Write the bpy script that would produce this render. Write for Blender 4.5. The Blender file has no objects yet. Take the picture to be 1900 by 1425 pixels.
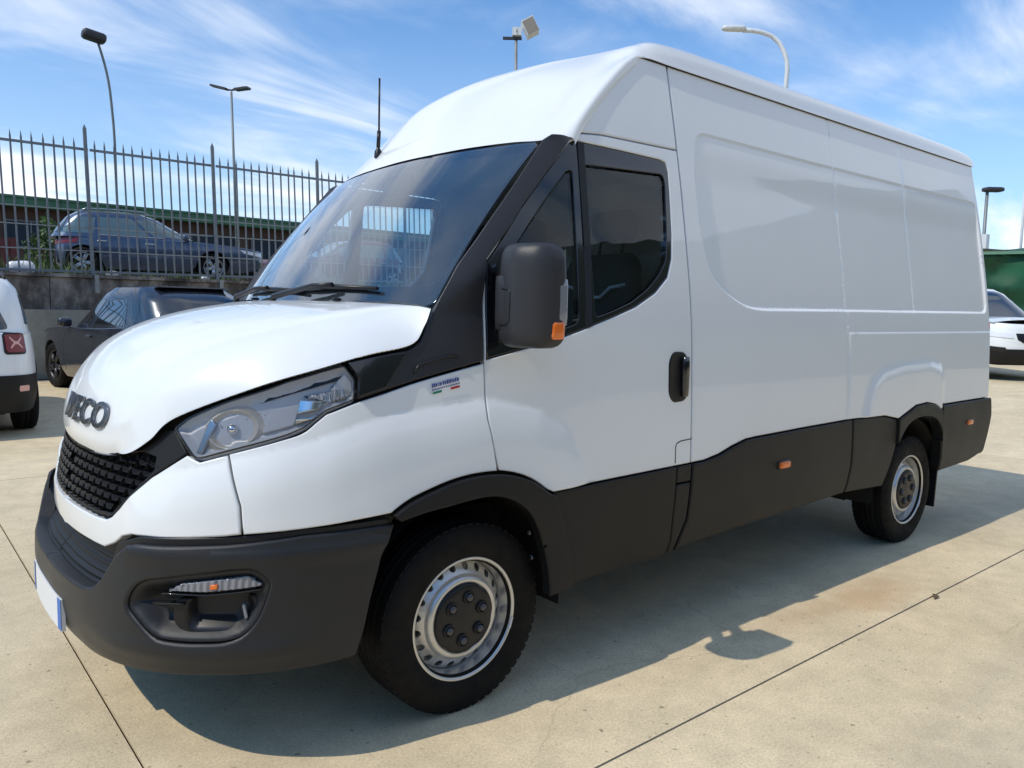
import bpy, bmesh, math, random
import numpy as np
from mathutils import Vector, Matrix
from mathutils.geometry import delaunay_2d_cdt

R = math.radians
sc = bpy.context.scene
C = sc.collection
random.seed(7); rng = np.random.default_rng(7)

# ------------------------------------------------------------------ camera, sky, sun, exposure
CAM = Vector((-1.6063, -3.1301, 1.4524)); YAW, PITCH, ROLL = .878924, -.096098, .020395
fw = Vector((math.cos(YAW)*math.cos(PITCH), math.sin(YAW)*math.cos(PITCH), math.sin(PITCH)))
r0 = Vector((math.sin(YAW), -math.cos(YAW), 0)); u0 = r0.cross(fw)
ri = math.cos(ROLL)*r0+math.sin(ROLL)*u0; up = -math.sin(ROLL)*r0+math.cos(ROLL)*u0
cd = bpy.data.cameras.new('camera'); cam = bpy.data.objects.new('camera', cd); C.objects.link(cam)
cam.matrix_world = Matrix(((ri.x, up.x, -fw.x, CAM.x), (ri.y, up.y, -fw.y, CAM.y), (ri.z, up.z, -fw.z, CAM.z), (0, 0, 0, 1)))
cd.sensor_fit = 'HORIZONTAL'; cd.sensor_width = 36; cd.lens = 36*1446.44/1900
cd.clip_start = .05; cd.clip_end = 3000
sc.camera = cam

SUN = Vector((-.80, .09, 1)).normalized()          # direction towards the sun
SUN_EL = math.asin(SUN.z); SUN_AZ = math.atan2(SUN.x, SUN.y)
sun = bpy.data.lights.new('sun', 'SUN'); sun.energy = 2.8; sun.angle = R(.5); sun.color = (1, .92, .79)
so = bpy.data.objects.new('sun', sun); C.objects.link(so); so.location = (-20, 0, 30)
so.rotation_euler = SUN.to_track_quat('Z', 'Y').to_euler()

world = bpy.data.worlds.new('World'); sc.world = world; world.use_nodes = True
wn = world.node_tree; wn.nodes.clear()
def N(t, typ, **kw):
    n = t.nodes.new(typ)
    for k, v in kw.items():
        if k.startswith('i_'):
            key = k[2:]; key = int(key) if key.isdigit() else key.replace('_', ' ')
            n.inputs[key].default_value = v
        else: setattr(n, k, v)
    return n
def Lk(t, a, b): t.links.new(a, b)
sky = N(wn, 'ShaderNodeTexSky', sky_type='NISHITA', sun_disc=False, sun_elevation=SUN_EL, sun_rotation=SUN_AZ,
        altitude=100, air_density=1.0, dust_density=.6, ozone_density=1.6)
tc = N(wn, 'ShaderNodeTexCoord')
sep = N(wn, 'ShaderNodeSeparateXYZ'); Lk(wn, tc.outputs['Generated'], sep.inputs[0])
zz = N(wn, 'ShaderNodeMath', operation='MAXIMUM', i_1=.0); Lk(wn, sep.outputs[2], zz.inputs[0])
za = N(wn, 'ShaderNodeMath', operation='ADD', i_1=.16); Lk(wn, zz.outputs[0], za.inputs[0])
vd = N(wn, 'ShaderNodeVectorMath', operation='DIVIDE'); Lk(wn, tc.outputs['Generated'], vd.inputs[0])
cb = N(wn, 'ShaderNodeCombineXYZ', i_Z=1.0); Lk(wn, za.outputs[0], cb.inputs[0]); Lk(wn, za.outputs[0], cb.inputs[1])
Lk(wn, cb.outputs[0], vd.inputs[1])
mp = N(wn, 'ShaderNodeMapping'); mp.inputs['Rotation'].default_value = (0, 0, R(-32)); mp.inputs['Scale'].default_value = (.42, 1.25, 0); mp.inputs['Location'].default_value = (10.5, 16.85, 0)
Lk(wn, vd.outputs[0], mp.inputs[0])
n1 = N(wn, 'ShaderNodeTexNoise', i_Scale=1.35, i_Detail=9, i_Roughness=.58, i_Distortion=1.0); Lk(wn, mp.outputs[0], n1.inputs['Vector'])
n2 = N(wn, 'ShaderNodeTexNoise', i_Scale=.8, i_Detail=4, i_Roughness=.5); Lk(wn, vd.outputs[0], n2.inputs['Vector'])
mm = N(wn, 'ShaderNodeMath', operation='MULTIPLY'); Lk(wn, n1.outputs[0], mm.inputs[0]); Lk(wn, n2.outputs[0], mm.inputs[1])
cr = N(wn, 'ShaderNodeValToRGB'); cr.color_ramp.elements[0].position = .185; cr.color_ramp.elements[1].position = .385
cr.color_ramp.interpolation = 'EASE'
Lk(wn, mm.outputs[0], cr.inputs[0])
# thin veil that thickens towards the horizon
hz = N(wn, 'ShaderNodeMapRange', i_1=.0, i_2=.42, i_3=.52, i_4=.0, clamp=True); Lk(wn, sep.outputs[2], hz.inputs[0])
ad = N(wn, 'ShaderNodeMath', operation='MULTIPLY_ADD', i_1=.66, use_clamp=True); Lk(wn, cr.outputs[0], ad.inputs[0]); Lk(wn, hz.outputs[0], ad.inputs[2])
SKYGAIN = N(wn, 'ShaderNodeMix', data_type='RGBA', blend_type='MULTIPLY'); SKYGAIN.inputs[0].default_value = 1
Lk(wn, sky.outputs[0], SKYGAIN.inputs[6]); SKYGAIN.inputs[7].default_value = (.23, .69, 1.04, 1)
mx = N(wn, 'ShaderNodeMix', data_type='RGBA'); Lk(wn, ad.outputs[0], mx.inputs[0]); Lk(wn, SKYGAIN.outputs[2], mx.inputs[6])
mx.inputs[7].default_value = (6.3, 6.6, 7.0, 1)
bg = N(wn, 'ShaderNodeBackground', i_Strength=.165); Lk(wn, mx.outputs[2], bg.inputs[0])
wo = N(wn, 'ShaderNodeOutputWorld'); Lk(wn, bg.outputs[0], wo.inputs[0])
sc.view_settings.view_transform = 'Standard'; sc.view_settings.look = 'None'
sc.view_settings.exposure = 0.06; sc.view_settings.gamma = 1; sc.view_settings.use_curve_mapping = False

# ------------------------------------------------------------------ materials
def mat(name, col, rough=.5, metal=0., coat=0., spec=.5, var=0., vscale=8., bump=0., bscale=60., trans=0., emit=None, coatr=.03, dirt=None):
    m = bpy.data.materials.new(name); m.use_nodes = True
    t = m.node_tree; b = t.nodes['Principled BSDF']
    b.inputs['Base Color'].default_value = (*col, 1); b.inputs['Roughness'].default_value = rough
    b.inputs['Metallic'].default_value = metal; b.inputs['Coat Weight'].default_value = coat
    b.inputs['Coat Roughness'].default_value = coatr; b.inputs['Specular IOR Level'].default_value = spec
    if var or bump:
        co = N(t, 'ShaderNodeTexCoord')
    if var:
        n = N(t, 'ShaderNodeTexNoise', i_Scale=vscale, i_Detail=6, i_Roughness=.6); Lk(t, co.outputs['Object'], n.inputs['Vector'])
        mr = N(t, 'ShaderNodeMapRange', i_1=.3, i_2=.7, i_3=1-var, i_4=1+var); Lk(t, n.outputs[0], mr.inputs[0])
        x = N(t, 'ShaderNodeMix', data_type='RGBA', blend_type='MULTIPLY'); x.inputs[0].default_value = 1
        x.inputs[6].default_value = (*col, 1); Lk(t, mr.outputs[0], x.inputs[7]); Lk(t, x.outputs[2], b.inputs['Base Color'])
        rr = N(t, 'ShaderNodeMapRange', i_1=.3, i_2=.7, i_3=max(.02, rough*(1-var)), i_4=min(1, rough*(1+var))); Lk(t, n.outputs[0], rr.inputs[0])
        Lk(t, rr.outputs[0], b.inputs['Roughness'])
    if bump:
        n = N(t, 'ShaderNodeTexNoise', i_Scale=bscale, i_Detail=3); Lk(t, co.outputs['Object'], n.inputs['Vector'])
        bp = N(t, 'ShaderNodeBump', i_Strength=bump, i_Distance=.004); Lk(t, n.outputs[0], bp.inputs['Height']); Lk(t, bp.outputs[0], b.inputs['Normal'])
    return m
def glass(name, tint, ior=1.5, refl=(1, 1, 1), rough=.0, gain=1.0, haze=0.):
    m = bpy.data.materials.new(name); m.use_nodes = True; t = m.node_tree; t.nodes.clear()
    o = N(t, 'ShaderNodeOutputMaterial'); x = N(t, 'ShaderNodeMixShader'); f = N(t, 'ShaderNodeFresnel', i_IOR=ior)
    a = N(t, 'ShaderNodeBsdfTransparent'); a.inputs[0].default_value = (*tint, 1)
    g = N(t, 'ShaderNodeBsdfGlossy', i_Roughness=rough); g.inputs[0].default_value = (*refl, 1)
    if gain != 1:
        k = N(t, 'ShaderNodeMath', operation='MULTIPLY', i_1=gain, use_clamp=True); Lk(t, f.outputs[0], k.inputs[0]); Lk(t, k.outputs[0], x.inputs[0])
    else: Lk(t, f.outputs[0], x.inputs[0])
    Lk(t, a.outputs[0], x.inputs[1]); Lk(t, g.outputs[0], x.inputs[2]); Lk(t, x.outputs[0], o.inputs[0])
    if haze:      # pale blue haze painted over the glass to lift its darks, patchy
        df = N(t, 'ShaderNodeBsdfDiffuse'); df.inputs[0].default_value = (.48, .60, .70, 1); y = N(t, 'ShaderNodeMixShader')
        co = N(t, 'ShaderNodeTexCoord'); n = N(t, 'ShaderNodeTexNoise', i_Scale=2.2, i_Detail=5); Lk(t, co.outputs['Object'], n.inputs['Vector'])
        mr = N(t, 'ShaderNodeMapRange', i_1=.3, i_2=.7, i_3=haze*.7, i_4=haze*1.3); Lk(t, n.outputs[0], mr.inputs[0]); Lk(t, mr.outputs[0], y.inputs[0])
        Lk(t, x.outputs[0], y.inputs[1]); Lk(t, df.outputs[0], y.inputs[2]); Lk(t, y.outputs[0], o.inputs[0])
    return m
def graded(name, stops, scale, detail=6, rough=.8, bump=.3, extra=None, stretch=(1, 1, 1)):
    """noise driven colour ramp: worn concrete, soil, plaster"""
    m = bpy.data.materials.new(name); m.use_nodes = True; t = m.node_tree; b = t.nodes['Principled BSDF']
    co = N(t, 'ShaderNodeTexCoord'); mpn = N(t, 'ShaderNodeMapping'); mpn.inputs['Scale'].default_value = stretch
    Lk(t, co.outputs['Object'], mpn.inputs[0])
    n = N(t, 'ShaderNodeTexNoise', i_Scale=scale, i_Detail=detail, i_Roughness=.65); Lk(t, mpn.outputs[0], n.inputs['Vector'])
    c = N(t, 'ShaderNodeValToRGB'); e = c.color_ramp.elements
    e[0].position, e[0].color = stops[0][0], (*stops[0][1], 1); e[1].position, e[1].color = stops[-1][0], (*stops[-1][1], 1)
    for p_, k in stops[1:-1]:
        q = e.new(p_); q.color = (*k, 1)
    Lk(t, n.outputs[0], c.inputs[0]); Lk(t, c.outputs[0], b.inputs['Base Color'])
    b.inputs['Roughness'].default_value = rough
    n_ = N(t, 'ShaderNodeTexNoise', i_Scale=scale*9, i_Detail=4); Lk(t, mpn.outputs[0], n_.inputs['Vector'])
    bp = N(t, 'ShaderNodeBump', i_Strength=bump, i_Distance=.01); Lk(t, n_.outputs[0], bp.inputs['Height']); Lk(t, bp.outputs[0], b.inputs['Normal'])
    return m

M = {}
M['white'] = mat('white paint', (.83, .85, .855), .34, coat=.75, var=.02, vscale=1.3, spec=.3)
M['plastic'] = mat('dark grey plastic', (.0115, .0122, .0135), .45, spec=.26, bump=.25, bscale=500, var=.10, vscale=5)
M['badge'] = mat('badge chrome', (.20, .215, .24), .22, metal=.9)
M['pillar'] = mat('pillar trim', (.030, .031, .036), .40, spec=.35, bump=.15, bscale=600)
M['bumper'] = mat('bumper grey plastic', (.021, .022, .0245), .40, spec=.36, bump=.25, bscale=500, var=.12, vscale=5)
M['black'] = mat('black plastic', (.011, .011, .013), .36, spec=.4)
M['gloss'] = mat('gloss black', (.008, .009, .012), .10, coat=.6)
M['dark'] = mat('underside', (.010, .010, .010), .8)
M['rubber'] = mat('tyre rubber', (.0065, .0062, .006), .75, spec=.22, bump=.3, bscale=140, var=.2, vscale=20)
M['steel'] = mat('silver steel', (.62, .62, .61), .36, metal=.75, var=.10, vscale=16)
M['chrome'] = mat('chrome', (.80, .82, .85), .12, metal=1)
M['satin'] = mat('satin silver', (.52, .54, .57), .30, metal=.8)
M['lampbowl'] = mat('lamp bowl', (.74, .67, .57), .25, metal=.3)
M['reflector'] = mat('reflector grey', (.64, .64, .66), .28, metal=.0)
M['orange'] = mat('amber lens', (.85, .18, .02), .22, coat=.6)
M['red'] = mat('red lens', (.55, .02, .02), .2, coat=.6)
M['clear'] = mat('clear lens', (.75, .77, .8), .15, coat=.5)
M['signal'] = mat('ribbed signal lens', (.22, .23, .26), .18, coat=.6)
M['boltgrey'] = mat('bolt grey', (.10, .10, .11), .35, metal=.6)
M['wsglass'] = glass('windscreen glass', (.70, .86, .90), 1.7, gain=1.6, haze=.035)
M['dglass'] = glass('side glass', (.72, .80, .80), 1.5, gain=.9)
M['hlglass'] = glass('headlight glass', (.96, .96, .96), 1.45, gain=.7)
M['seat'] = mat('seat cloth', (.035, .038, .045), .9, bump=.3, bscale=200)
M['piping'] = mat('grey piping', (.62, .62, .62), .7)
M['cabin'] = mat('cabin trim', (.13, .135, .145), .75)
M['cabinlight'] = mat('cabin lining', (.55, .56, .57), .85)
M['plate'] = mat('plate white', (.80, .81, .82), .4)
M['blue'] = mat('plate blue', (.03, .16, .55), .4)
M['ink'] = mat('sticker ink', (.05, .07, .25), .5)
M['green'] = mat('sticker green', (.01, .20, .11), .5)
M['redink'] = mat('sticker red', (.45, .02, .02), .5)
M['galv'] = mat('grey fence paint', (.19, .215, .24), .5, metal=.3, var=.2, vscale=6)
M['galvl'] = mat('galvanised steel', (.30, .32, .33), .5, metal=.5, var=.15, vscale=6)
M['lampdark'] = mat('dark lamp housing', (.035, .036, .04), .5)
M['lampgrey'] = mat('lamp pole grey', (.20, .22, .22), .5, metal=.3, var=.1)
M['lampwhite'] = mat('lamp white', (.70, .72, .72), .4, var=.06)
M['joint'] = mat('joint filler', (.05, .045, .04), .95)
#SURF-BEGIN
def nspline(xk, yk, x):
    """cubic Hermite (finite difference tangents) interpolation, yk may be (n,d)"""
    xk = np.asarray(xk, float); yk = np.asarray(yk, float); x = np.asarray(x, float)
    one = yk.ndim == 1
    if one: yk = yk[:, None]
    h = np.diff(xk); d = np.diff(yk, axis=0)/h[:, None]
    m = np.zeros_like(yk)
    m[1:-1] = (d[:-1]*h[1:, None] + d[1:]*h[:-1, None])/(h[:-1]+h[1:])[:, None]
    m[0] = 1.5*d[0]-.5*m[1] if len(xk) > 2 else d[0]
    m[-1] = 1.5*d[-1]-.5*m[-2] if len(xk) > 2 else d[-1]
    i = np.clip(np.searchsorted(xk, x)-1, 0, len(xk)-2)
    xx = np.clip(x, xk[0], xk[-1])
    t = ((xx-xk[i])/h[i])[..., None]; hh = h[i][..., None]
    r = (2*t**3-3*t**2+1)*yk[i]+(t**3-2*t**2+t)*hh*m[i]+(-2*t**3+3*t**2)*yk[i+1]+(t**3-t**2)*hh*m[i+1]
    return r[..., 0] if one else r

SIDE_Z = [.25, .42, .60, .80, .93, 1.17, 1.40, 1.55, 1.70, 1.875, 2.0, 2.17, 2.30, 2.40, 2.545, 2.7]
SIDE_Y = [.945, .985, 1.008, 1.016, 1.013, 1.003, .990, .973, .951, .922, .901, .869, .844, .823, .793, .76]
def S(z): return nspline(SIDE_Z, SIDE_Y, z)

# plan outlines of the nose at several heights: half width stations from the centre line round to the side
NS = np.array([-1.87, -1.62, -1.42, -1.22, -1.0, -.82, -.63, -.45, -.20, .10, .40, .75])
def level(front, y_in):
    return front, y_in
WZ = [.58, .75, .92, 1.10, 1.30, 1.46, 1.80, 2.10, 2.60]
WL = [
 [(-1.080,0),(-1.068,.25),(-1.042,.44),(-.985,.62),(-.880,.78),(-.745,.885),(-.580,.950),(-.43,.980),(-.20,1.0)],
 [(-1.090,0),(-1.075,.25),(-1.045,.44),(-.985,.62),(-.880,.78),(-.740,.890),(-.575,.958),(-.43,.985),(-.20,1.0)],
 [(-1.060,0),(-1.045,.25),(-1.012,.44),(-.950,.62),(-.850,.77),(-.715,.880),(-.560,.945),(-.43,.972),(-.20,.990)],
 [(-1.010,0),(-.995,.25),(-.965,.44),(-.905,.60),(-.805,.75),(-.675,.860),(-.535,.925),(-.42,.952),(-.20,.970)],
 [(-.930,0),(-.915,.25),(-.885,.43),(-.825,.58),(-.735,.72),(-.625,.820),(-.510,.885),(-.41,.915),(-.20,.940)],
 [(-.860,0),(-.845,.25),(-.810,.42),(-.755,.56),(-.675,.68),(-.580,.775),(-.480,.845),(-.39,.877),(-.20,.906)],
 [(-.70,0),(-.69,.25),(-.66,.42),(-.62,.54),(-.56,.64),(-.49,.72),(-.42,.785),(-.35,.815),(-.20,.848)],
 [(-.60,0),(-.59,.25),(-.57,.42),(-.53,.54),(-.49,.64),(-.44,.70),(-.38,.75),(-.33,.785),(-.20,.815)],
 [(-.60,0),(-.59,.25),(-.57,.42),(-.53,.54),(-.49,.62),(-.44,.66),(-.38,.69),(-.33,.71),(-.20,.73)],
]
TAPER10 = [.006, .006, .008, .014, .025, .038, .038, .032, .03]   # inset at x = .10
TAPER40 = [0, 0, .001, .003, .008, .012, .013, .012, .01]
BZ = [.24, .32, .42, .55, .66, .74, .84]
BL = [
 [(-1.02,0),(-1.012,.25),(-.985,.44),(-.925,.61),(-.825,.76),(-.695,.865),(-.545,.930),(-.42,.955),(-.20,.97)],
 [(-1.115,0),(-1.107,.25),(-1.078,.45),(-1.012,.635),(-.905,.79),(-.765,.897),(-.600,.960),(-.44,.985),(-.20,.995)],
 [(-1.150,0),(-1.142,.26),(-1.112,.46),(-1.045,.65),(-.930,.81),(-.785,.915),(-.610,.975),(-.445,.998),(-.20,1.005)],
 [(-1.152,0),(-1.144,.26),(-1.114,.46),(-1.046,.65),(-.930,.81),(-.785,.917),(-.610,.980),(-.445,1.004),(-.20,1.012)],
 [(-1.145,0),(-1.136,.26),(-1.105,.46),(-1.036,.65),(-.920,.81),(-.775,.918),(-.605,.982),(-.445,1.006),(-.20,1.014)],
 [(-1.138,0),(-1.128,.26),(-1.096,.46),(-1.026,.65),(-.910,.805),(-.767,.912),(-.600,.977),(-.445,1.002),(-.20,1.012)],
 [(-1.120,0),(-1.110,.26),(-1.078,.46),(-1.010,.64),(-.898,.795),(-.757,.900),(-.592,.967),(-.445,.992),(-.20,1.004)],
]
def _nose(s, z, ZL, LV, t10, t40):
    s = np.asarray(s, float); z = np.asarray(z, float)
    n = len(ZL)
    tab = np.zeros((n, 12, 2))
    for i in range(n):
        a = np.array(LV[i]); Sz = float(S(ZL[i]))
        tab[i, :9] = a
        tab[i, 9] = (.10, Sz-t10[i]); tab[i, 10] = (.40, Sz-t40[i]); tab[i, 11] = (.75, Sz)
    dev = tab.copy()
    P = np.zeros(s.shape+(2,))
    # interpolate along z for every station, then along s
    st = np.stack([nspline(ZL, tab[:, k], z) for k in range(12)], -2)      # (...,12,2)
    Sz = S(z)
    st[..., 11, 1] = Sz; st[..., 11, 0] = .75
    xk = NS; h = np.diff(xk)
    d = np.diff(st, axis=-2)/h[:, None]
    m = np.zeros_like(st)
    m[..., 1:-1, :] = (d[..., :-1, :]*h[1:, None]+d[..., 1:, :]*h[:-1, None])/(h[:-1]+h[1:])[:, None]
    m[..., 0, 0] = 0; m[..., 0, 1] = d[..., 0, 1]
    m[..., -1, 0] = 1; m[..., -1, 1] = 0
    i = np.clip(np.searchsorted(xk, s)-1, 0, 10)
    ss = np.clip(s, xk[0], xk[-1])
    t = ((ss-xk[i])/h[i])[..., None]; hh = h[i][..., None]
    ii = i[..., None, None]
    g = lambda A, k: np.take_along_axis(A, np.broadcast_to(ii+k, A.shape[:-2]+(1, 2)), -2)[..., 0, :]
    P = (2*t**3-3*t**2+1)*g(st, 0)+(t**3-2*t**2+t)*hh*g(m, 0)+(-2*t**3+3*t**2)*g(st, 1)+(t**3-t**2)*hh*g(m, 1)
    far = s > .75
    x = np.where(far, s, P[..., 0]); y = np.where(far, Sz, P[..., 1])
    return np.stack([x, -y, z], -1)
def body(s, z): return _nose(s, z, WZ, WL, TAPER10, TAPER40)
def bump(s, z): return _nose(s, z, BZ, BL, [0]*7, [0]*7)
#SURF-END
# ------------------------------------------------------------------ mesh helpers
def tag(o, label=None, cat=None, group=None, kind=None):
    if label: o['label'] = label
    if cat: o['category'] = cat
    if group: o['group'] = group
    if kind: o['kind'] = kind
    return o
def thing(name, label, cat, loc=(0, 0, 0), rz=0, group=None):
    o = bpy.data.objects.new(name, None); C.objects.link(o); o.empty_display_size = .2
    o.location = loc; o.rotation_euler = (0, 0, rz)
    return tag(o, label, cat, group)
def link(name, me, parent=None, m=None):
    if m is not None: me.materials.append(m)
    o = bpy.data.objects.new(name, me); C.objects.link(o)
    if parent is not None: o.parent = parent
    return o
def mesh(name, V, F, m=None, parent=None, normals=None, smooth=True, mats=None, mi=None):
    me = bpy.data.meshes.new(name)
    me.from_pydata([tuple(map(float, v)) for v in V], [], [tuple(int(i) for i in f) for f in F])
    if smooth: me.polygons.foreach_set('use_smooth', [True]*len(me.polygons))
    if mats:
        for k in mats: me.materials.append(k)
        me.polygons.foreach_set('material_index', [int(i) for i in mi])
    me.update()
    if normals is not None: me.normals_split_custom_set_from_vertices([tuple(map(float, n)) for n in normals])
    return link(name, me, parent, None if mats else m)
class MB:
    """collects simple shapes into one mesh"""
    def __init__(s): s.V = []; s.F = []; s.sm = []; s.mi = []; s.cur = 0
    def add(s, V, F, smooth=False):
        b = len(s.V); s.V += [tuple(v) for v in V]; s.F += [tuple(i+b for i in f) for f in F]; s.sm += [smooth]*len(F); s.mi += [s.cur]*len(F)
        return s
    def box(s, c, d, rot=None):
        c = Vector(c); h = Vector(d)/2
        P = [Vector((x*h.x, y*h.y, z*h.z)) for x in (-1, 1) for y in (-1, 1) for z in (-1, 1)]
        if rot is not None: P = [rot @ q for q in P]
        return s.add([c+q for q in P], [(0, 1, 3, 2), (4, 6, 7, 5), (0, 4, 5, 1), (2, 3, 7, 6), (0, 2, 6, 4), (1, 5, 7, 3)])
    def tube(s, pts, r, n=10, caps=True):
        pts = [Vector(q) for q in pts]; rr = r if isinstance(r, (list, tuple)) else [r]*len(pts)
        V = []; F = []; prev = None
        for i, q in enumerate(pts):
            d = (pts[min(i+1, len(pts)-1)]-pts[max(i-1, 0)]).normalized()
            if prev is None:
                a = Vector((0, 0, 1)) if abs(d.z) < .9 else Vector((1, 0, 0))
                x = d.cross(a).normalized()
            else: x = (prev-d*prev.dot(d)).normalized()
            prev = x; y = d.cross(x)
            for k in range(n):
                a = 2*math.pi*k/n; V.append(q+(x*math.cos(a)+y*math.sin(a))*rr[i])
        for i in range(len(pts)-1):
            for k in range(n): F.append((i*n+k, i*n+(k+1) % n, (i+1)*n+(k+1) % n, (i+1)*n+k))
        s.add(V, F, True)
        if caps:
            b = len(s.V)-len(V)
            s.F.append(tuple(b+k for k in range(n))[::-1]); s.F.append(tuple(b+(len(pts)-1)*n+k for k in range(n))); s.sm += [False, False]; s.mi += [s.cur]*2
        return s
    def lathe(s, prof, n=48, axis='y', c=(0, 0, 0), closed=False):
        V = []; F = []; m = len(prof); c = Vector(c)
        for k in range(n):
            a = 2*math.pi*k/n
            for r_, h in prof:
                u, w = r_*math.cos(a), r_*math.sin(a)
                V.append(c+(Vector((u, h, w)) if axis == 'y' else Vector((u, w, h)) if axis == 'z' else Vector((h, u, w))))
        for k in range(n):
            for j in range(m-1):
                q = (k*m+j, k*m+j+1, ((k+1) % n)*m+j+1, ((k+1) % n)*m+j)
                F.append(q)
        return s.add(V, F, True)
    def prism(s, poly, d, o=(0, 0, 0), ax=((1, 0, 0), (0, 0, 1))):
        """extrude a convex-ish polygon lying in plane ax by vector d"""
        a, b = Vector(ax[0]), Vector(ax[1]); d = Vector(d); o = Vector(o); n = len(poly)
        V = [o+a*x+b*y for x, y in poly]; V += [q+d for q in V]
        F = [tuple(range(n)), tuple(range(2*n-1, n-1, -1))]+[(i, (i+1) % n, n+(i+1) % n, n+i)[::-1] for i in range(n)]
        return s.add(V, F)
    def build(s, name, m, parent=None, mats=None, recalc=True):
        me = bpy.data.meshes.new(name); me.from_pydata([tuple(v) for v in s.V], [], s.F)
        me.polygons.foreach_set('use_smooth', s.sm)
        if mats:
            for k in mats: me.materials.append(k)
            me.polygons.foreach_set('material_index', s.mi)
        me.update()
        if recalc:
            bm = bmesh.new(); bm.from_mesh(me); bmesh.ops.recalc_face_normals(bm, faces=bm.faces); bm.to_mesh(me); bm.free()
        return link(name, me, parent, None if mats else m)
def rbox(size, r, n=8, warp=None, c=(0, 0, 0)):
    """rounded box as vertex/face lists, optional warp(P)->P"""
    h = np.array(size)/2; V = []; F = []
    g = np.linspace(-1, 1, n)
    for ax in range(3):
        for sg in (-1, 1):
            b = len(V); a1, a2 = (ax+1) % 3, (ax+2) % 3
            for i in g:
                for j in g:
                    q = np.zeros(3); q[ax] = sg; q[a1] = i; q[a2] = j; V.append(q*h)
            for i in range(n-1):
                for j in range(n-1):
                    f = (b+i*n+j, b+(i+1)*n+j, b+(i+1)*n+j+1, b+i*n+j+1); F.append(f if sg > 0 else f[::-1])
    V = np.array(V); rr = np.minimum(r, h); k = np.clip(V, -(h-rr), h-rr); d = V-k
    # push corners to the rounding radius
    L = np.linalg.norm(d/rr, axis=1, keepdims=True); L[L < 1] = 1
    V = k+d/L
    # merge doubles
    key = {}; idx = []; out = []
    for v in np.round(V, 6):
        t = tuple(v)
        if t not in key: key[t] = len(out); out.append(t)
        idx.append(key[t])
    F = [tuple(dict.fromkeys(idx[i] for i in f)) for f in F]; F = [f for f in F if len(f) > 2]
    P = np.array(out)
    if warp is not None: P = warp(P)
    return P+np.array(c), F

def densify(poly, step, closed=True):
    out = []; n = len(poly)
    for i in range(n if closed else n-1):
        a = np.array(poly[i], float); b = np.array(poly[(i+1) % n], float); k = max(1, int(math.ceil(np.linalg.norm(b-a)/step)))
        for j in range(k): out.append(a+(b-a)*j/k)
    if not closed: out.append(np.array(poly[-1], float))
    return np.array(out)
def roundc(poly, r, sharp=()):
    out = []; n = len(poly); P = [np.array(q[:2], float) for q in poly]
    for i in range(n):
        a, b, c = P[i-1], P[i], P[(i+1) % n]
        if i in sharp or r <= 0: out.append(b); continue
        la, lc = np.linalg.norm(a-b), np.linalg.norm(c-b); d = min(r, .48*la, .48*lc)
        u, v = b+(a-b)/la*d, b+(c-b)/lc*d
        ang = math.acos(max(-1, min(1, float(np.dot(a-b, c-b)/la/lc))))
        k = 2 if ang > 2.6 else 5
        for j in range(k+1):
            t = j/k; out.append((1-t)**2*u+2*t*(1-t)*b+t*t*v)
    return out
def spl(pts, n=8):
    """open smooth curve through points"""
    P = np.array(pts, float); d = np.r_[0, np.cumsum(np.linalg.norm(np.diff(P, axis=0), axis=1))]
    return [tuple(q) for q in nspline(d, P, np.linspace(0, d[-1], n*(len(P)-1)+1))]
def area(P): return .5*np.sum(P[:, 0]*np.roll(P[:, 1], -1)-np.roll(P[:, 0], -1)*P[:, 1])
def inpoly(P, Q):
    x, y = P[:, 0], P[:, 1]; r_ = np.zeros(len(P), bool); n = len(Q)
    for i in range(n):
        x1, y1 = Q[i]; x2, y2 = Q[(i+1) % n]
        if y1 == y2: continue
        c = ((y1 > y) != (y2 > y)) & (x < (x2-x1)*(y-y1)/(y2-y1)+x1); r_ ^= c
    return r_
def dpoly(P, Q, closed=True):
    d = np.full(len(P), 1e9); n = len(Q)
    for i in range(n if closed else n-1):
        a = np.array(Q[i]); b = np.array(Q[(i+1) % n]); ab = b-a; L = ab@ab
        if L < 1e-14: continue
        t = np.clip(((P-a)@ab)/L, 0, 1); e = P-a-t[:, None]*ab; d = np.minimum(d, np.hypot(e[:, 0], e[:, 1]))
    return d
def inset(P, d):
    """offset a CCW polygon inwards"""
    a = P-np.roll(P, 1, 0); b = np.roll(P, -1, 0)-P
    a /= np.linalg.norm(a, axis=1)[:, None]+1e-12; b /= np.linalg.norm(b, axis=1)[:, None]+1e-12
    na = np.stack([-a[:, 1], a[:, 0]], 1); nb = np.stack([-b[:, 1], b[:, 0]], 1)
    n = na+nb; L = np.maximum((n*n).sum(1), .8)
    return P+n*(2*d/L)[:, None]
def surface(fn, disp=None, off=0.):
    def pos(P):
        p0 = fn(P[:, 0], P[:, 1]); e = 1e-3
        a = fn(P[:, 0]+e, P[:, 1])-p0; b = fn(P[:, 0], P[:, 1]+e)-p0
        n = np.cross(a, b); n /= np.linalg.norm(n, axis=1)[:, None]+1e-12
        k = np.full(len(P), off)
        if disp is not None: k = k+disp(P)
        return p0+n*k[:, None], n
    def nor(P):
        e = 1.5e-3; E = np.array([[e, 0]]); G = np.array([[0, e]])
        a = pos(P+E)[0]-pos(P-E)[0]; b = pos(P+G)[0]-pos(P-G)[0]
        n = np.cross(a, b); return n/(np.linalg.norm(n, axis=1)[:, None]+1e-12)
    return pos, nor
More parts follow.
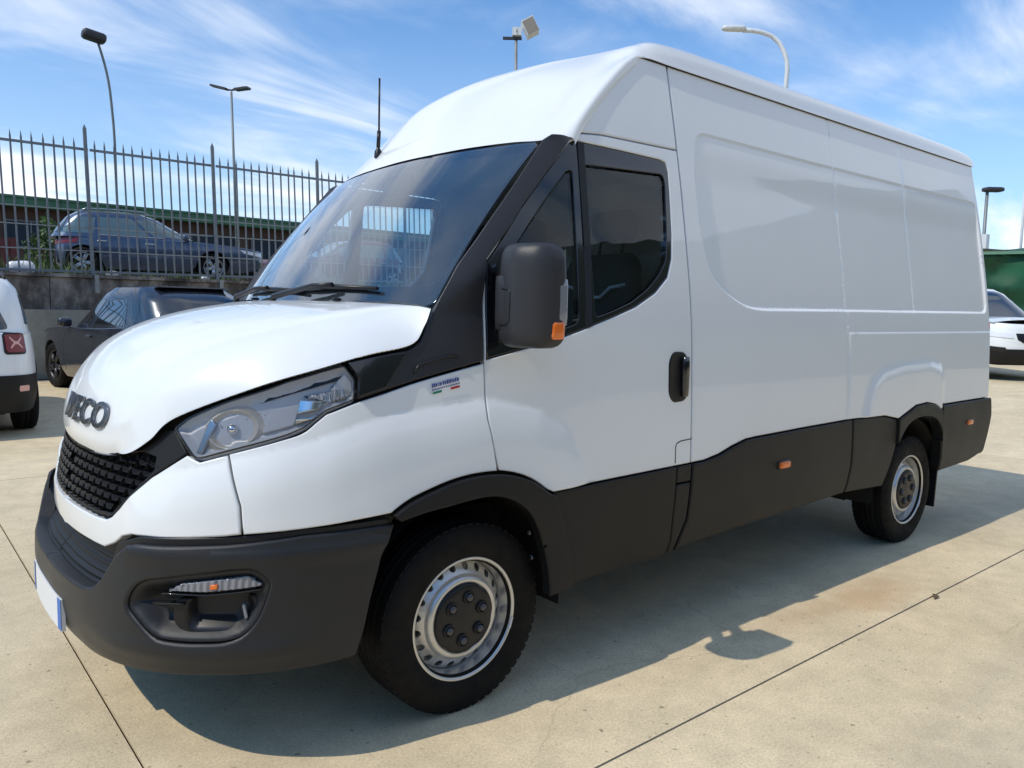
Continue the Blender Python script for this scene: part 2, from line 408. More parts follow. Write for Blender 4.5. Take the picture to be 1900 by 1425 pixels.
def panel_data(fn, outline, holes=(), off=0., thick=.03, lip=.004, grid=.04, extra=None, disp=None, gap=.0022, cseam=None, step=None):
    """a panel cut out of the surface fn: face, rounded rim and a return flange. cseam: parameter value of the centre line (no rim there)"""
    pos, nor = surface(fn, disp, off); step = step or min(grid, .03)
    loops = []
    for k, poly in enumerate([outline]+list(holes)):
        P = densify([q[:2] for q in poly], step)
        if (area(P) < 0) != (k > 0): P = P[::-1]
        on = np.zeros(len(P), bool)
        if cseam is not None: on = np.abs(P[:, 0]-cseam) < 1e-4
        O = inset(P, gap); I = inset(P, gap+lip)
        for Z in (O, I):
            if cseam is not None: Z[on, 0] = cseam
        loops.append((O, I, on))
    I0 = loops[0][1]; lo = I0.min(0); hi = I0.max(0)
    nx = max(1, int((hi[0]-lo[0])/grid)); ny = max(1, int((hi[1]-lo[1])/grid))
    gx, gy = np.meshgrid(np.linspace(lo[0], hi[0], nx+1), np.linspace(lo[1], hi[1], ny+1), indexing='ij')
    G = np.stack([gx.ravel(), gy.ravel()], 1)
    if extra is not None and len(extra):
        G = G[dpoly(G, extra, False) > 1e9] if False else G
        G = np.concatenate([np.asarray(extra), G])
    ok = inpoly(G, I0) & (dpoly(G, I0) > .3*min(grid, step))
    for O, I, on in loops[1:]: ok &= ~inpoly(G, I) & (dpoly(G, I) > .3*min(grid, step))
    G = G[ok]
    pts = []; edges = []
    for O, I, on in loops:
        b = len(pts); n = len(I); pts += [Vector(q) for q in I]; edges += [(b+i, b+(i+1) % n) for i in range(n)]
    nb = len(pts); pts += [Vector(q) for q in G]
    v, e, f, ov, oe, of = delaunay_2d_cdt(pts, edges, [], 0, 1e-6)
    UV = np.array([(q.x, q.y) for q in v]); F = np.array([q for q in f if len(q) == 3])
    cen = UV[F].mean(1); ok = inpoly(cen, I0)
    for O, I, on in loops[1:]: ok &= ~inpoly(cen, I)
    F = F[ok]
    P3, _ = pos(UV); N3 = nor(UV)
    V = [P3]; NN = [N3]; T = [list(map(tuple, F))]; cnt = len(UV)
    # map ring verts -> output verts
    new = {}
    for i, lst in enumerate(ov):
        for o_ in lst: new[o_] = i
    b = 0
    for O, I, on in loops:
        n = len(I); ids = [new.get(b+i) for i in range(n)]; b += n
        p0, _ = pos(O); n0 = nor(O); pi, _ = pos(I)
        out = p0-pi; out /= np.linalg.norm(out, axis=1)[:, None]+1e-9
        out[on] = 0
        o3 = p0-n0*(lip*.7)[..., None] if not np.isscalar(lip) else p0-n0*(lip*.7)
        o3[on] = p0[on]
        nn = n0*.62+out*.78; nn /= np.linalg.norm(nn, axis=1)[:, None]
        V.append(o3); NN.append(nn); c0 = cnt; cnt += n
        s0 = o3.copy(); s1 = o3-n0*thick
        V += [s0, s1]; NN += [out+1e-6*n0, out+1e-6*n0]; c1 = cnt; c2 = cnt+n; cnt += 2*n
        tr = []
        for i in range(n):
            j = (i+1) % n
            if on[i] and on[j]: continue
            if ids[i] is not None and ids[j] is not None and ids[i] != ids[j]: tr.append((ids[i], c0+i, c0+j, ids[j]))
            if thick > 0: tr.append((c1+i, c2+i, c2+j, c1+j))
        T.append(tr)
    return np.concatenate(V), [t for q in T for t in q], np.concatenate(NN)
def flipy(V, F, Nn):
    s = np.array([1, -1, 1]); return V*s, [f[::-1] for f in F], Nn*s
def panel(name, fn, outline, m, parent, both=False, sym=False, **kw):
    V, F, Nn = panel_data(fn, outline, **kw)
    if sym:
        V2, F2, N2 = flipy(V, F, Nn); F = list(F)+[tuple(i+len(V) for i in f) for f in F2]
        V = np.concatenate([V, V2]); Nn = np.concatenate([Nn, N2])
    o = mesh(name, V, F, m, parent, Nn)
    if both:
        V, F, Nn = flipy(V, F, Nn); o2 = mesh(name, V, F, m, parent, Nn); return o, o2
    return o
def sstep(x): x = np.clip(x, 0, 1); return x*x*(3-2*x)
def region(poly, w):
    """smooth 0..1 mask of a polygon with soft border width w (centred on the outline)"""
    Q = np.array([q[:2] for q in poly], float)
    def f(P):
        d = dpoly(P, Q); d = np.where(inpoly(P, Q), d, -d); return sstep(d/w+.5)
    return f
def band(poly, offs, step, closed=True):
    """rings of sample points beside a line, to refine the mesh at a crease"""
    P = densify([q[:2] for q in poly], step, closed)
    a = (np.roll(P, -1, 0)-np.roll(P, 1, 0)); a /= np.linalg.norm(a, axis=1)[:, None]+1e-9; n = np.stack([-a[:, 1], a[:, 0]], 1)
    if not closed: n[0] = n[1]; n[-1] = n[-2]
    return np.concatenate([P+n*o for o in offs])
def loft(rows, nu, nv):
    """spline surface through a net rows[i][j] -> grid (nu,nv)"""
    A = np.array(rows, float); u = np.arange(A.shape[0]); v = np.arange(A.shape[1])
    B = nspline(u, A.reshape(len(u), -1), np.linspace(0, len(u)-1, nu)).reshape(nu, len(v), 3)
    return np.swapaxes(nspline(v, np.swapaxes(B, 0, 1).reshape(len(v), -1), np.linspace(0, len(v)-1, nv)).reshape(nv, nu, 3), 0, 1)
def gridmesh(name, G, m, parent, rim=0., flip=False, closed_v=False):
    nu, nv, _ = G.shape; V = G.reshape(-1, 3); F = []
    for i in range(nu-1):
        for j in range(nv-1):
            f = (i*nv+j, (i+1)*nv+j, (i+1)*nv+j+1, i*nv+j+1); F.append(f[::-1] if flip else f)
    Nn = np.cross(np.gradient(G, axis=0), np.gradient(G, axis=1)).reshape(-1, 3); Nn /= np.linalg.norm(Nn, axis=1)[:, None]+1e-9
    if flip: Nn = -Nn
    if rim:
        ring = [j for j in range(nv)]+[i*nv+nv-1 for i in range(1, nu)]+[(nu-1)*nv+j for j in range(nv-2, -1, -1)]+[i*nv for i in range(nu-2, 0, -1)]
        b = len(V); D = V[ring]-Nn[ring]*rim; cen = V.mean(0)
        e = V[ring]-cen; e -= Nn[ring]*(e*Nn[ring]).sum(1)[:, None]; e /= np.linalg.norm(e, axis=1)[:, None]+1e-9
        V = np.concatenate([V, V[ring], D]); Nn = np.concatenate([Nn, e, e]); k = len(ring)
        for i in range(k):
            j = (i+1) % k; f = (b+i, b+k+i, b+k+j, b+j); F.append(f if not flip else f[::-1])
    return mesh(name, V, F, m, parent, Nn)
# ================================================================== THE PLACE: ground in concrete slabs
RX, RY = [-37, -28, -19, -10, -1.0, 7.6, 16.2, 24.8, 33.4, 42, 50], [-16.5, -11.5, -6.5, -1.5, 4.2, 9.0, 13.0]
def ground_z(x, y): return .20*float(sstep(np.array((x-8.5)/8)))
def ground_mat():
    m = bpy.data.materials.new('concrete paving'); m.use_nodes = True; t = m.node_tree; b = t.nodes['Principled BSDF']
    geo = N(t, 'ShaderNodeNewGeometry'); oi = N(t, 'ShaderNodeObjectInfo')
    def noise(s, d=5, r_=.6, dist=0):
        n = N(t, 'ShaderNodeTexNoise', i_Scale=s, i_Detail=d, i_Roughness=r_, i_Distortion=dist); Lk(t, geo.outputs['Position'], n.inputs['Vector']); return n
    big = noise(.42, 4, .55, .4); mid = noise(2.6, 6, .7); fine = noise(95, 3, .7); speck = noise(38, 2, .4)
    c = N(t, 'ShaderNodeValToRGB'); e = c.color_ramp.elements
    e[0].position, e[0].color = .30, (.62, .500, .318, 1); e[1].position, e[1].color = .70, (.75, .622, .415, 1)
    Lk(t, big.outputs[0], c.inputs[0])
    def mul(a, node, lo, hi, p0=.3, p1=.7):
        mr = N(t, 'ShaderNodeMapRange', i_1=p0, i_2=p1, i_3=lo, i_4=hi); Lk(t, node.outputs[0], mr.inputs[0])
        x = N(t, 'ShaderNodeMix', data_type='RGBA', blend_type='MULTIPLY'); x.inputs[0].default_value = 1
        Lk(t, a, x.inputs[6]); Lk(t, mr.outputs[0], x.inputs[7]); return x.outputs[2]
    mid2 = noise(9, 6, .75, .3); grit = noise(210, 2, .5)
    k = mul(c.outputs[0], mid, .86, 1.10); k = mul(k, mid2, .90, 1.07); k = mul(k, fine, .82, 1.14); k = mul(k, grit, .86, 1.12); k = mul(k, speck, .5, 1.0, .23, .33)
    # hairline cracks
    wv = N(t, 'ShaderNodeMix', data_type='RGBA', blend_type='ADD'); wv.inputs[0].default_value = .30; Lk(t, geo.outputs['Position'], wv.inputs[6]); Lk(t, noise(1.4, 5, .6).outputs['Color'], wv.inputs[7])
    vo = N(t, 'ShaderNodeTexVoronoi', feature='DISTANCE_TO_EDGE', i_Scale=.33); Lk(t, wv.outputs[2], vo.inputs['Vector'])
    cm = N(t, 'ShaderNodeMapRange', i_1=.0, i_2=.0014, i_3=.80, i_4=1.0, clamp=True); Lk(t, vo.outputs['Distance'], cm.inputs[0])
    ck = N(t, 'ShaderNodeMapRange', i_1=.54, i_2=.64, i_3=1.0, i_4=0.0, clamp=True); Lk(t, noise(.5, 3, .5).outputs[0], ck.inputs[0])
    cmx = N(t, 'ShaderNodeMath', operation='MAXIMUM'); Lk(t, cm.outputs[0], cmx.inputs[0]); Lk(t, ck.outputs[0], cmx.inputs[1])
    xx = N(t, 'ShaderNodeMix', data_type='RGBA', blend_type='MULTIPLY'); xx.inputs[0].default_value = 1; Lk(t, k, xx.inputs[6]); Lk(t, cmx.outputs[0], xx.inputs[7]); k = xx.outputs[2]
    # slab to slab tone
    mr = N(t, 'ShaderNodeMapRange', i_1=0, i_2=1, i_3=.95, i_4=1.04); Lk(t, oi.outputs['Random'], mr.inputs[0])
    x = N(t, 'ShaderNodeMix', data_type='RGBA', blend_type='MULTIPLY'); x.inputs[0].default_value = 1; Lk(t, k, x.inputs[6]); Lk(t, mr.outputs[0], x.inputs[7])
    # rust and oil stains with a place of their own
    def spot(col_in, cx, cy, rx, ry, color, amt):
        mp_ = N(t, 'ShaderNodeMapping', vector_type='POINT'); mp_.inputs['Location'].default_value = (-cx/rx, -cy/ry, 0); mp_.inputs['Scale'].default_value = (1/rx, 1/ry, 0)
        Lk(t, geo.outputs['Position'], mp_.inputs[0])
        ln = N(t, 'ShaderNodeVectorMath', operation='LENGTH'); Lk(t, mp_.outputs[0], ln.inputs[0])
        ns = noise(5.5, 5, .7); sm = N(t, 'ShaderNodeMath', operation='MULTIPLY_ADD', i_1=1.5); Lk(t, ns.outputs[0], sm.inputs[0]); Lk(t, ln.outputs['Value'], sm.inputs[2])
        mr_ = N(t, 'ShaderNodeMapRange', i_1=1.7, i_2=.9, i_3=0, i_4=amt, clamp=True); Lk(t, sm.outputs[0], mr_.inputs[0])
        q = N(t, 'ShaderNodeMix', data_type='RGBA'); Lk(t, mr_.outputs[0], q.inputs[0]); Lk(t, col_in, q.inputs[6]); q.inputs[7].default_value = (*color, 1); return q.outputs[2]
    o = spot(x.outputs[2], 2.35, -1.30, .55, .20, (.50, .30, .15), .55)
    o = spot(o, 1.75, -1.22, .5, .13, (.50, .33, .20), .35)
    o = spot(o, 5.4, -1.0, 1.5, .5, (.27, .245, .20), .35)
    o = spot(o, -1.9, 1.2, .6, .5, (.30, .27, .22), .35)
    o = spot(o, 1.1, -2.3, .8, .3, (.31, .28, .225), .3)
    for cx_, cy_, rx_, ry_, am in ((.35, -1.75, .05, .04, .5), (3.0, -2.0, .06, .04, .4), (-.45, -1.6, .04, .05, .4), (-1.6, -.4, .05, .04, .35), (6.5, -1.4, .09, .06, .4)): o = spot(o, cx_, cy_, rx_, ry_, (.16, .14, .11), am)
    o = spot(o, 3.2, -2.05, 4.5, .11, (.36, .31, .23), .30); o = spot(o, -1.75, 2.6, .12, 3.5, (.34, .29, .22), .35)
    Lk(t, o, b.inputs['Base Color']); b.inputs['Roughness'].default_value = .82; b.inputs['Specular IOR Level'].default_value = .3
    bp = N(t, 'ShaderNodeBump', i_Strength=.35, i_Distance=.004); ad_ = N(t, 'ShaderNodeMath', operation='MULTIPLY_ADD', i_1=1.0)
    Lk(t, fine.outputs[0], ad_.inputs[0]); Lk(t, mid.outputs[0], ad_.inputs[2]); Lk(t, ad_.outputs[0], bp.inputs['Height']); Lk(t, bp.outputs[0], b.inputs['Normal'])
    return m
M['concrete'] = ground_mat()
# base sheet out to the horizon, a finger below the slabs (it shows in the joints)
def sheet(xs, ys, dz):
    V = []; F = []; n = len(ys)
    for x in xs:
        for y in ys: V.append((x, y, ground_z(x, y)+dz))
    for i in range(len(xs)-1):
        for j in range(n-1): F.append((i*n+j, (i+1)*n+j, (i+1)*n+j+1, i*n+j+1))
    return V, F
V, F = sheet([-900, -60]+list(np.arange(-40, 52, 1.))+[60, 900], [-900, -60, -20, 0, 13, 40, 900], -.014)
ground = tag(mesh('ground', V, F, M['joint'], smooth=False), kind='structure')
for i in range(len(RX)-1):
    for j in range(len(RY)-1):
        g = .0045; xs = np.linspace(RX[i]+g, RX[i+1]-g, 9); ys = np.linspace(RY[j]+g, RY[j+1]-g, 3)
        V, F = sheet(xs, ys, 0.); n = len(V); ring = [k*3 for k in range(9)]+[25, 26]+[k*3+2 for k in range(7, -1, -1)]+[1]
        V += [(V[k][0], V[k][1], V[k][2]-.012) for k in ring]; L_ = len(ring)
        F += [(ring[k], n+k, n+(k+1) % L_, ring[(k+1) % L_]) for k in range(L_)]
        o = mesh('slab', V, F, M['concrete'], ground, smooth=False)

# ================================================================== THE VAN
van = thing('panel_van', 'large white high-roof panel van with dark grey bumper and lower side cladding', 'van')
RECESS = [(4.555, 2.268), (3.355, 2.264), (2.3, 2.262), (1.37, 2.266), (1.319, 2.223), (1.292, 2.054), (1.297, 1.838), (1.339, 1.635), (1.438, 1.554), (1.601, 1.485), (1.735, 1.474), (2.154, 1.478), (4.555, 1.494)]
RECESS = [tuple(q) for q in roundc(RECESS, .06)]
BULGE = [(2.72, .70), (2.745, .88), (2.792, .98), (2.85, 1.07), (2.97, 1.125), (3.231, 1.155), (3.594, 1.16), (3.75, 1.13), (3.80, 1.04), (3.80, .70)]
FLARE = [(-1.35, .90), (-1.1, .945), (-.857, 1.0), (-.334, 1.105), (.061, 1.142), (.30, 1.085), (.43, 1.0), (.55, .8), (.55, .1), (-1.35, .1)]
rec_m, bul_m = region(RECESS, .017), region(BULGE, .085)
FQ = np.array(FLARE)
def fla_m(P):     # sharp crease at the top of the flare, then a soft run-out
    d = np.where(inpoly(P, FQ), dpoly(P, FQ), 0); return 1-(1-np.clip(d/.15, 0, 1))**2
LINE2 = [(2.57, 1.357), (4.6, 1.361)]
def side_disp(P):
    k = np.zeros(len(P)); x = P[:, 0]
    a = x > 1.1
    if a.any():
        Q = P[a]; v = -.0155*rec_m(Q)*(1-.72*sstep((Q[:, 1]-2.02)/.2))+.020*bul_m(Q)
        v = v-.0028*np.exp(-((Q[:, 0]-2.56)/.006)**2)-.0016*np.exp(-((Q[:, 0]-3.42)/.008)**2)*(Q[:, 1] > 1.5)
        v = v+.004*sstep((1.357-Q[:, 1])/.014+.5)*sstep((Q[:, 0]-2.56)/.02)*(1-bul_m(Q))
        k[a] = v
    b = x < .7
    if b.any(): k[b] = .020*fla_m(P[b])
    return k

# ---- side of the load body
SB = [(1.1865, .788), (1.282, .790), (1.385, .806), (1.488, .834), (1.6, .857), (1.698, .861), (2.135, .870), (2.61, .877), (2.989, .872), (3.158, .842), (3.249, .868), (3.386, .908), (3.555, .916), (3.677, .897), (3.782, .856), (3.795, .886), (4.605, .890), (4.600, 1.5), (4.598, 2.2), (4.59, 2.541), (1.1865, 2.541)]
ex = np.concatenate([band(RECESS, [-.016, -.0095, -.005, 0, .005, .0095, .016], .022),
     band([(2.56, .9), (2.56, 2.52)], [-.014, -.006, 0, .006, .014], .03, False), band([(3.42, 1.5), (3.42, 2.25)], [-.016, -.007, 0, .007, .016], .04, False),
     band(LINE2, [-.012, -.005, 0, .005, .012], .03, False), band(BULGE, [-.05, -.03, -.01, .01, .03, .05], .03)])
panel('side_panel', body, SB, M['white'], van, both=True, grid=.045, disp=side_disp, extra=ex, lip=.006)
# ---- cab side above the door
CABS = spl([(.523, 2.124), (.643, 2.268), (.789, 2.405), (.943, 2.529)], 6)+[(.965, 2.541), (1.1825, 2.541), (1.1825, 2.1645), (.70, 2.158), (.594, 2.148), (.545, 2.132)]
panel('cab_side', body, CABS, M['white'], van, both=True, grid=.04, lip=.006)
CREASE = densify(FLARE[:6], .018, False); CREX = np.concatenate([CREASE+np.array([[0, d_]]) for d_ in (.012, 0, -.012, -.026, -.042, -.06, -.085)])
# ---- front wing
FEND = spl([(-.345, .792), (-.277, .826), (-.198, .850), (-.071, .878), (.03, .884), (.082, .882)], 4)+[(.069, .966), (.050, 1.068), (.0545, 1.263), (-.236, 1.200), (-.342, 1.174), (-.466, 1.149), (-.614, 1.117)]+spl([(-.614, 1.117), (-.657, 1.091), (-.690, 1.068), (-.76, 1.045)], 3)[1:]+[(-.851, 1.022), (-.931, 1.000), (-.902, .932), (-.866, .849), (-.851, .766), (-.66, .776)]
panel('front_wing', body, FEND, M['white'], van, both=True, grid=.03, disp=side_disp, lip=.005, extra=CREX)
# ---- nose panel round the grille
FAS = [(-.934, .998), (-1.024, .974), (-1.080, .992), (-1.137, .963), (-1.225, .918), (-1.285, .863), (-1.336, .822), (-1.395, .772), (-1.43, .757), (-1.524, .752), (-1.87, .750), (-1.87, .655), (-1.632, .658), (-1.44, .662), (-1.37, .688), (-1.31, .722), (-1.25, .738), (-1.115, .744), (-.903, .760), (-.854, .766), (-.869, .849), (-.905, .932)]
panel('nose_panel', body, FAS, M['white'], van, sym=True, grid=.03, disp=side_disp, cseam=-1.87, lip=.007, extra=CREX)
# ---- grille: funnel cells in a dark surround
GR = [(-1.172, 1.066), (-1.086, .998), (-1.137, .968), (-1.225, .923), (-1.285, .868), (-1.336, .827), (-1.393, .778), (-1.43, .763), (-1.524, .758), (-1.87, .756), (-1.87, .95), (-1.67, .958), (-1.466, .972), (-1.33, .990), (-1.256, 1.024), (-1.21, 1.064)]
FRM = GR+[(-1.21, 1.064)][:0]
INN = [(-1.87, .772), (-1.53, .774), (-1.41, .782), (-1.345, .838), (-1.295, .883), (-1.235, .936), (-1.235, .975), (-1.30, .985), (-1.46, .955), (-1.67, .942), (-1.87, .936)]
FRM = GR[10:]+GR[:10]+INN      # ring open at the centre line
grille = panel('grille', body, GR, M['black'], van, sym=True, off=-.033, grid=.04, cseam=-1.87, thick=.02, lip=.004)
panel('grille_frame', body, FRM, M['plastic'], grille, sym=True, off=-.009, grid=.03, cseam=-1.87, thick=.02, lip=.003)
def grille_cells():
    V = []; F = []; Q = np.array(GR); pos, nor = surface(body)
    dz = .031; z = .775; row = 0
    while z < 1.06:
        w = .058; s = -1.87+(row % 2)*w/2
        while s < -1.05:
            c = np.array([[s, z]])
            if inpoly(c, Q)[0] and dpoly(c, Q)[0] > .012 and z+.35*(s+1.30) < 1.005:
                b = len(V)
                hexa = [(s+a*w/2, z+q*dz*.66) for a, q in ((-1, 0), (-.55, .8), (.55, .8), (1, 0), (.55, -.8), (-.55, -.8))]
                inn = [(s+a*w/2, z+.004+q*dz*.66) for a, q in ((-.66, 0), (-.40, .52), (.40, .52), (.66, 0), (.40, -.30), (-.40, -.30))]
                P, n = pos(np.array(hexa)); P2, n2 = pos(np.array(inn))
                lift = np.array([.000, -.002, -.002, .000, .002, .002])
                V += list(P+n*(lift-.010)[:, None])+list(P2-n2*.032)
                F += [(b+i, b+(i+1) % 6, b+6+(i+1) % 6, b+6+i)[::-1] for i in range(6)]
            s += w
        z += dz; row += 1
    V = np.array(V); n = len(V); V2 = V*np.array([1, -1, 1])
    return np.concatenate([V, V2]), F+[tuple(i+n for i in f[::-1]) for f in F]
V, F = grille_cells(); mesh('grille_mesh', V, F, M['plastic'], grille, smooth=False)

# ---- bonnet
HE = [(-1.43, .962), (-1.34, .978), (-1.25, 1.026), (-1.15, 1.105), (-.88, 1.202), (-.63, 1.262), (-.40, 1.302), (-.225, 1.326), (-.165, 1.385), (-.128, 1.447)]
HE = [surface(body, None, .006)[0](np.array([(a, b-(.007 if 2 < i_ < 7 else 0))]))[0][0] for i_, (a, b) in enumerate(HE)]
def fwd(L_): return [(q[0]-d_, q[1], q[2]) for q, d_ in zip(L_, (.030, .036, .030, .018, .006, 0, 0, 0, 0, 0))]
H0 = [(-1.010, 0, .937), (-1.020, 0, 1.00), (-1.006, 0, 1.09), (-.968, 0, 1.195), (-.875, 0, 1.302), (-.715, 0, 1.383), (-.515, 0, 1.436), (-.33, 0, 1.462), (-.25, 0, 1.468), (-.215, 0, 1.470)]
HA = [(-1.002, .2, .940), (-1.008, .21, 1.0), (-.992, .23, 1.09), (-.953, .25, 1.192), (-.860, .27, 1.297), (-.702, .29, 1.378), (-.504, .29, 1.431), (-.318, .29, 1.459), (-.24, .3, 1.466), (-.205, .3, 1.468)]
HB = [(-.985, .33, .947), (-.983, .365, 1.004), (-.958, .43, 1.09), (-.915, .46, 1.184), (-.822, .51, 1.283), (-.665, .55, 1.363), (-.470, .57, 1.418), (-.29, .585, 1.450), (-.215, .6, 1.461), (-.18, .60, 1.464)]
HC = [(-.968, .415, .958), (-.958, .455, 1.008), (-.925, .525, 1.095), (-.872, .595, 1.178), (-.760, .68, 1.262), (-.605, .745, 1.338), (-.425, .785, 1.394), (-.262, .80, 1.431), (-.19, .81, 1.449), (-.153, .82, 1.457)]
H0, HA, HB, HC = fwd(H0), fwd(HA), fwd(HB), fwd(HC)
rows = []
for i in range(10):
    h = [H0[i], HA[i], HB[i], HC[i], (HE[i][0], -HE[i][1], HE[i][2])]
    rows.append([(q[0], -q[1], q[2]) for q in h[::-1]]+[q for q in h[1:]])
G = loft(rows, 91, 97)
bonnet = gridmesh('bonnet', G, M['white'], van, rim=.006, flip=True)
# dark tray under the bonnet so that no light comes through the shut lines
G2 = loft([[(q[0]+.02, q[1]*.985, q[2]-.05) for q in r_] for r_ in rows], 14, 17); gridmesh('bonnet_tray', G2, M['dark'], van, flip=True)
for yy in (-.30, .30):
    P = G[82, 48+int(yy/.9*48)]
    V, F = rbox((.035, .022, .014), .006, 5, c=P+np.array([0, 0, .008])); mesh('washer_jet', V, F, M['black'], bonnet)
# ---- roof with the sloping front cap
RW = [
 [(.312, 0, 2.112), (.325, .30, 2.110), (.345, .50, 2.108), (.385, .70, 2.104), (.43, .80, 2.102), (.515, .870, 2.118)],
 [(.440, 0, 2.285), (.458, .30, 2.282), (.495, .50, 2.276), (.550, .69, 2.262), (.590, .775, 2.246), (.603, .856, 2.226)],
 [(.605, 0, 2.465), (.625, .30, 2.46), (.665, .49, 2.450), (.715, .67, 2.424), (.75, .75, 2.398), (.765, .823, 2.384)],
 [(.80, 0, 2.575), (.82, .30, 2.570), (.85, .48, 2.560), (.885, .65, 2.536), (.91, .735, 2.515), (.922, .801, 2.512)],
 [(1.0, 0, 2.628), (1.01, .30, 2.624), (1.02, .48, 2.616), (1.03, .65, 2.612), (1.035, .750, 2.604), (1.03, .799, 2.546)],
 [(1.3, 0, 2.655), (1.3, .30, 2.664), (1.3, .48, 2.665), (1.3, .66, 2.662), (1.3, .760, 2.642), (1.3, .803, 2.548)],
 [(2.3, 0, 2.662), (2.3, .30, 2.664), (2.3, .48, 2.665), (2.3, .66, 2.662), (2.3, .760, 2.642), (2.3, .803, 2.548)],
 [(3.4, 0, 2.662), (3.4, .30, 2.664), (3.4, .48, 2.665), (3.4, .66, 2.662), (3.4, .760, 2.642), (3.4, .803, 2.548)],
 [(4.45, 0, 2.650), (4.45, .30, 2.646), (4.45, .48, 2.638), (4.45, .66, 2.650), (4.45, .760, 2.632), (4.45, .801, 2.548)],
 [(4.62, 0, 2.600), (4.62, .30, 2.596), (4.62, .48, 2.590), (4.615, .66, 2.605), (4.61, .760, 2.595), (4.60, .795, 2.545)]]
for k_, r_ in enumerate(RW):
    x_, y_, z_ = r_[5]
    if k_ < 4: r_[5] = (x_, float(S(z_))+.001, z_); z2 = z_-.026; r_.append((x_+.032, float(S(z2))+.0015, z2))
    else: r_.append((x_, y_-.004, z_-.006))
rows = [[(q[0], -q[1], q[2]) for q in r_[::-1]]+list(r_[1:]) for r_ in RW]
RG = loft(rows, 120, 109)
_q = RG.reshape(-1, 3); AER = _q[np.argmin((_q[:, 1]-.375)**2+(_q[:, 2]-2.20)**2+.3*(_q[:, 0]-.40)**2)]
roof = gridmesh('roof', RG, M['white'], van, flip=True)
for sg in (-1, 1):
    mb = MB(); mb.tube([(x, sg*.7965, 2.5405) for x in (1.02, 1.5, 2.5, 3.5, 4.58)], .0055, 6)
    mb.build('roof_gutter', M['black'], van)

# ---- windscreen
def wscreen(t, u, push=0.):
    t = np.asarray(t, float); u = np.asarray(u, float); a = np.abs(t)
    b = np.stack([-.235+.125*a**2.2, t*.900, 1.452+0*t], -1); c = np.stack([.305+.105*a**2.2, t*.858, 2.106-.010*a**2], -1)
    P = b+(c-b)*u[..., None]
    k = (.022*4*u*(1-u)+push)[..., None]*np.array([-.76, 0, .65]); return P+k
def ws(s, z): return wscreen(-s/.88, (z)/.87)          # s across in metres (far side negative), z up the glass
# outline in metres: across +-.875, up 0..0.87
def wpan(name, outline, m, parent, **kw):
    f = lambda s, z: wscreen(s/.88, z/.87)
    g = lambda s, z: f(-s, z)
    return panel(name, g, outline, m, parent, **kw)
WO = roundc([(-.872, .0), (.872, .0), (.872, .862), (-.872, .862)], .05)
WI = roundc([(-.845, .10), (.845, .10), (.842, .805), (-.842, .805)], .07)
windscreen = wpan('windscreen', WO, M['wsglass'], van, grid=.06, thick=.0, lip=.003)
wpan('windscreen_border', WO, M['gloss'], windscreen, holes=[WI], off=-.006, grid=.06, thick=.0)
# ---- black pillar and cowl cheek
PF = [(-.138, 1.450), (-.022, 1.60), (.112, 1.766), (.252, 1.93), (.385, 2.09)]
PIL = [(-.50, 1.276), (-.232, 1.312), (-.188, 1.338), (-.120, 1.447)]+PF[1:]+[(.42, 2.110), (.520, 2.114)]+[(.514, 2.1), (.371, 1.953), (.252, 1.824), (.185, 1.737), (.118, 1.664), (.083, 1.622), (.066, 1.475), (.0515, 1.268), (-.236, 1.206), (-.342, 1.182), (-.462, 1.156), (-.452, 1.224)]
Lp = np.array([(-.12, 1.447)]+PF[1:])
def pil_disp(P):
    d = dpoly(P, Lp, False); return .026*np.sin(np.pi*np.clip(d/.16, 0, 1))*sstep((P[:, 1]-1.42)/.14)+.004
for sg in (-1, 1):
    V, F, Nn = panel_data(body, PIL, grid=.025, disp=pil_disp if sg < 0 else (lambda P: .25*pil_disp(P)), lip=.004)
    if sg > 0: V, F, Nn = flipy(V, F, Nn)
    mesh('pillar_trim', V, F, M['pillar'], van, Nn)
mb = MB()
for sg in (-1, 1):
    mb = MB(); mb.tube([body(np.array([a]), np.array([b]))[0]*np.array([1, -sg, 1])+np.array([0, sg*.006, 0]) for a, b in ((-.345, 1.20), (-.300, 1.268))], .0045, 6)
    mb.build('reflection_sliver', M['satin'], van); mb = MB()  # bright sliver modelled in place of a reflection on the dark trim
    mb.tube([body(np.array([a]), np.array([b]))[0]*np.array([1, -sg, 1])+np.array([0, sg*.004, 0]) for a, b in ((-.225, 1.235), (-.20, 1.262), (-.08, 1.290), (-.05, 1.285))], .006, 6)
    mb.build('trim_strip', M['black'], van)

# ---- doors
DLO = [(.066, 1.275), (.181, 1.299), (.339, 1.328), (.511, 1.376), (.673, 1.424), (.822, 1.471), (.950, 1.532), (1.036, 1.60), (1.072, 1.680), (1.088, 1.793), (1.096, 1.921), (1.103, 2.06), (1.092, 2.096), (1.06, 2.104), (.822, 2.108), (.555, 2.110), (.517, 2.094), (.374, 1.946), (.257, 1.818), (.190, 1.732), (.128, 1.655), (.096, 1.618), (.081, 1.475)]
DOOR = [(.086, .884)]+spl([(.086, .884), (.15, .870), (.222, .844), (.313, .787)], 4)[1:]+[(.345, .774), (1.183, .788), (1.183, 2.1615), (.70, 2.155), (.594, 2.145), (.533, 2.119), (.374, 1.957), (.254, 1.828), (.187, 1.741), (.119, 1.666), (.0845, 1.625), (.068, 1.475), (.0535, 1.265), (.0495, 1.068), (.0685, .966)]
doors = panel('door', body, DOOR, M['white'], van, both=True, holes=[DLO], grid=.035, disp=side_disp, lip=.005, extra=CREX)
GL = [(.590, 1.428), (.673, 1.450), (.80, 1.492), (.905, 1.548), (.985, 1.612), (1.035, 1.672), (1.055, 1.79), (1.066, 1.92), (1.074, 2.01), (1.062, 2.040), (.590, 2.020)]
GL = roundc(GL, .02)
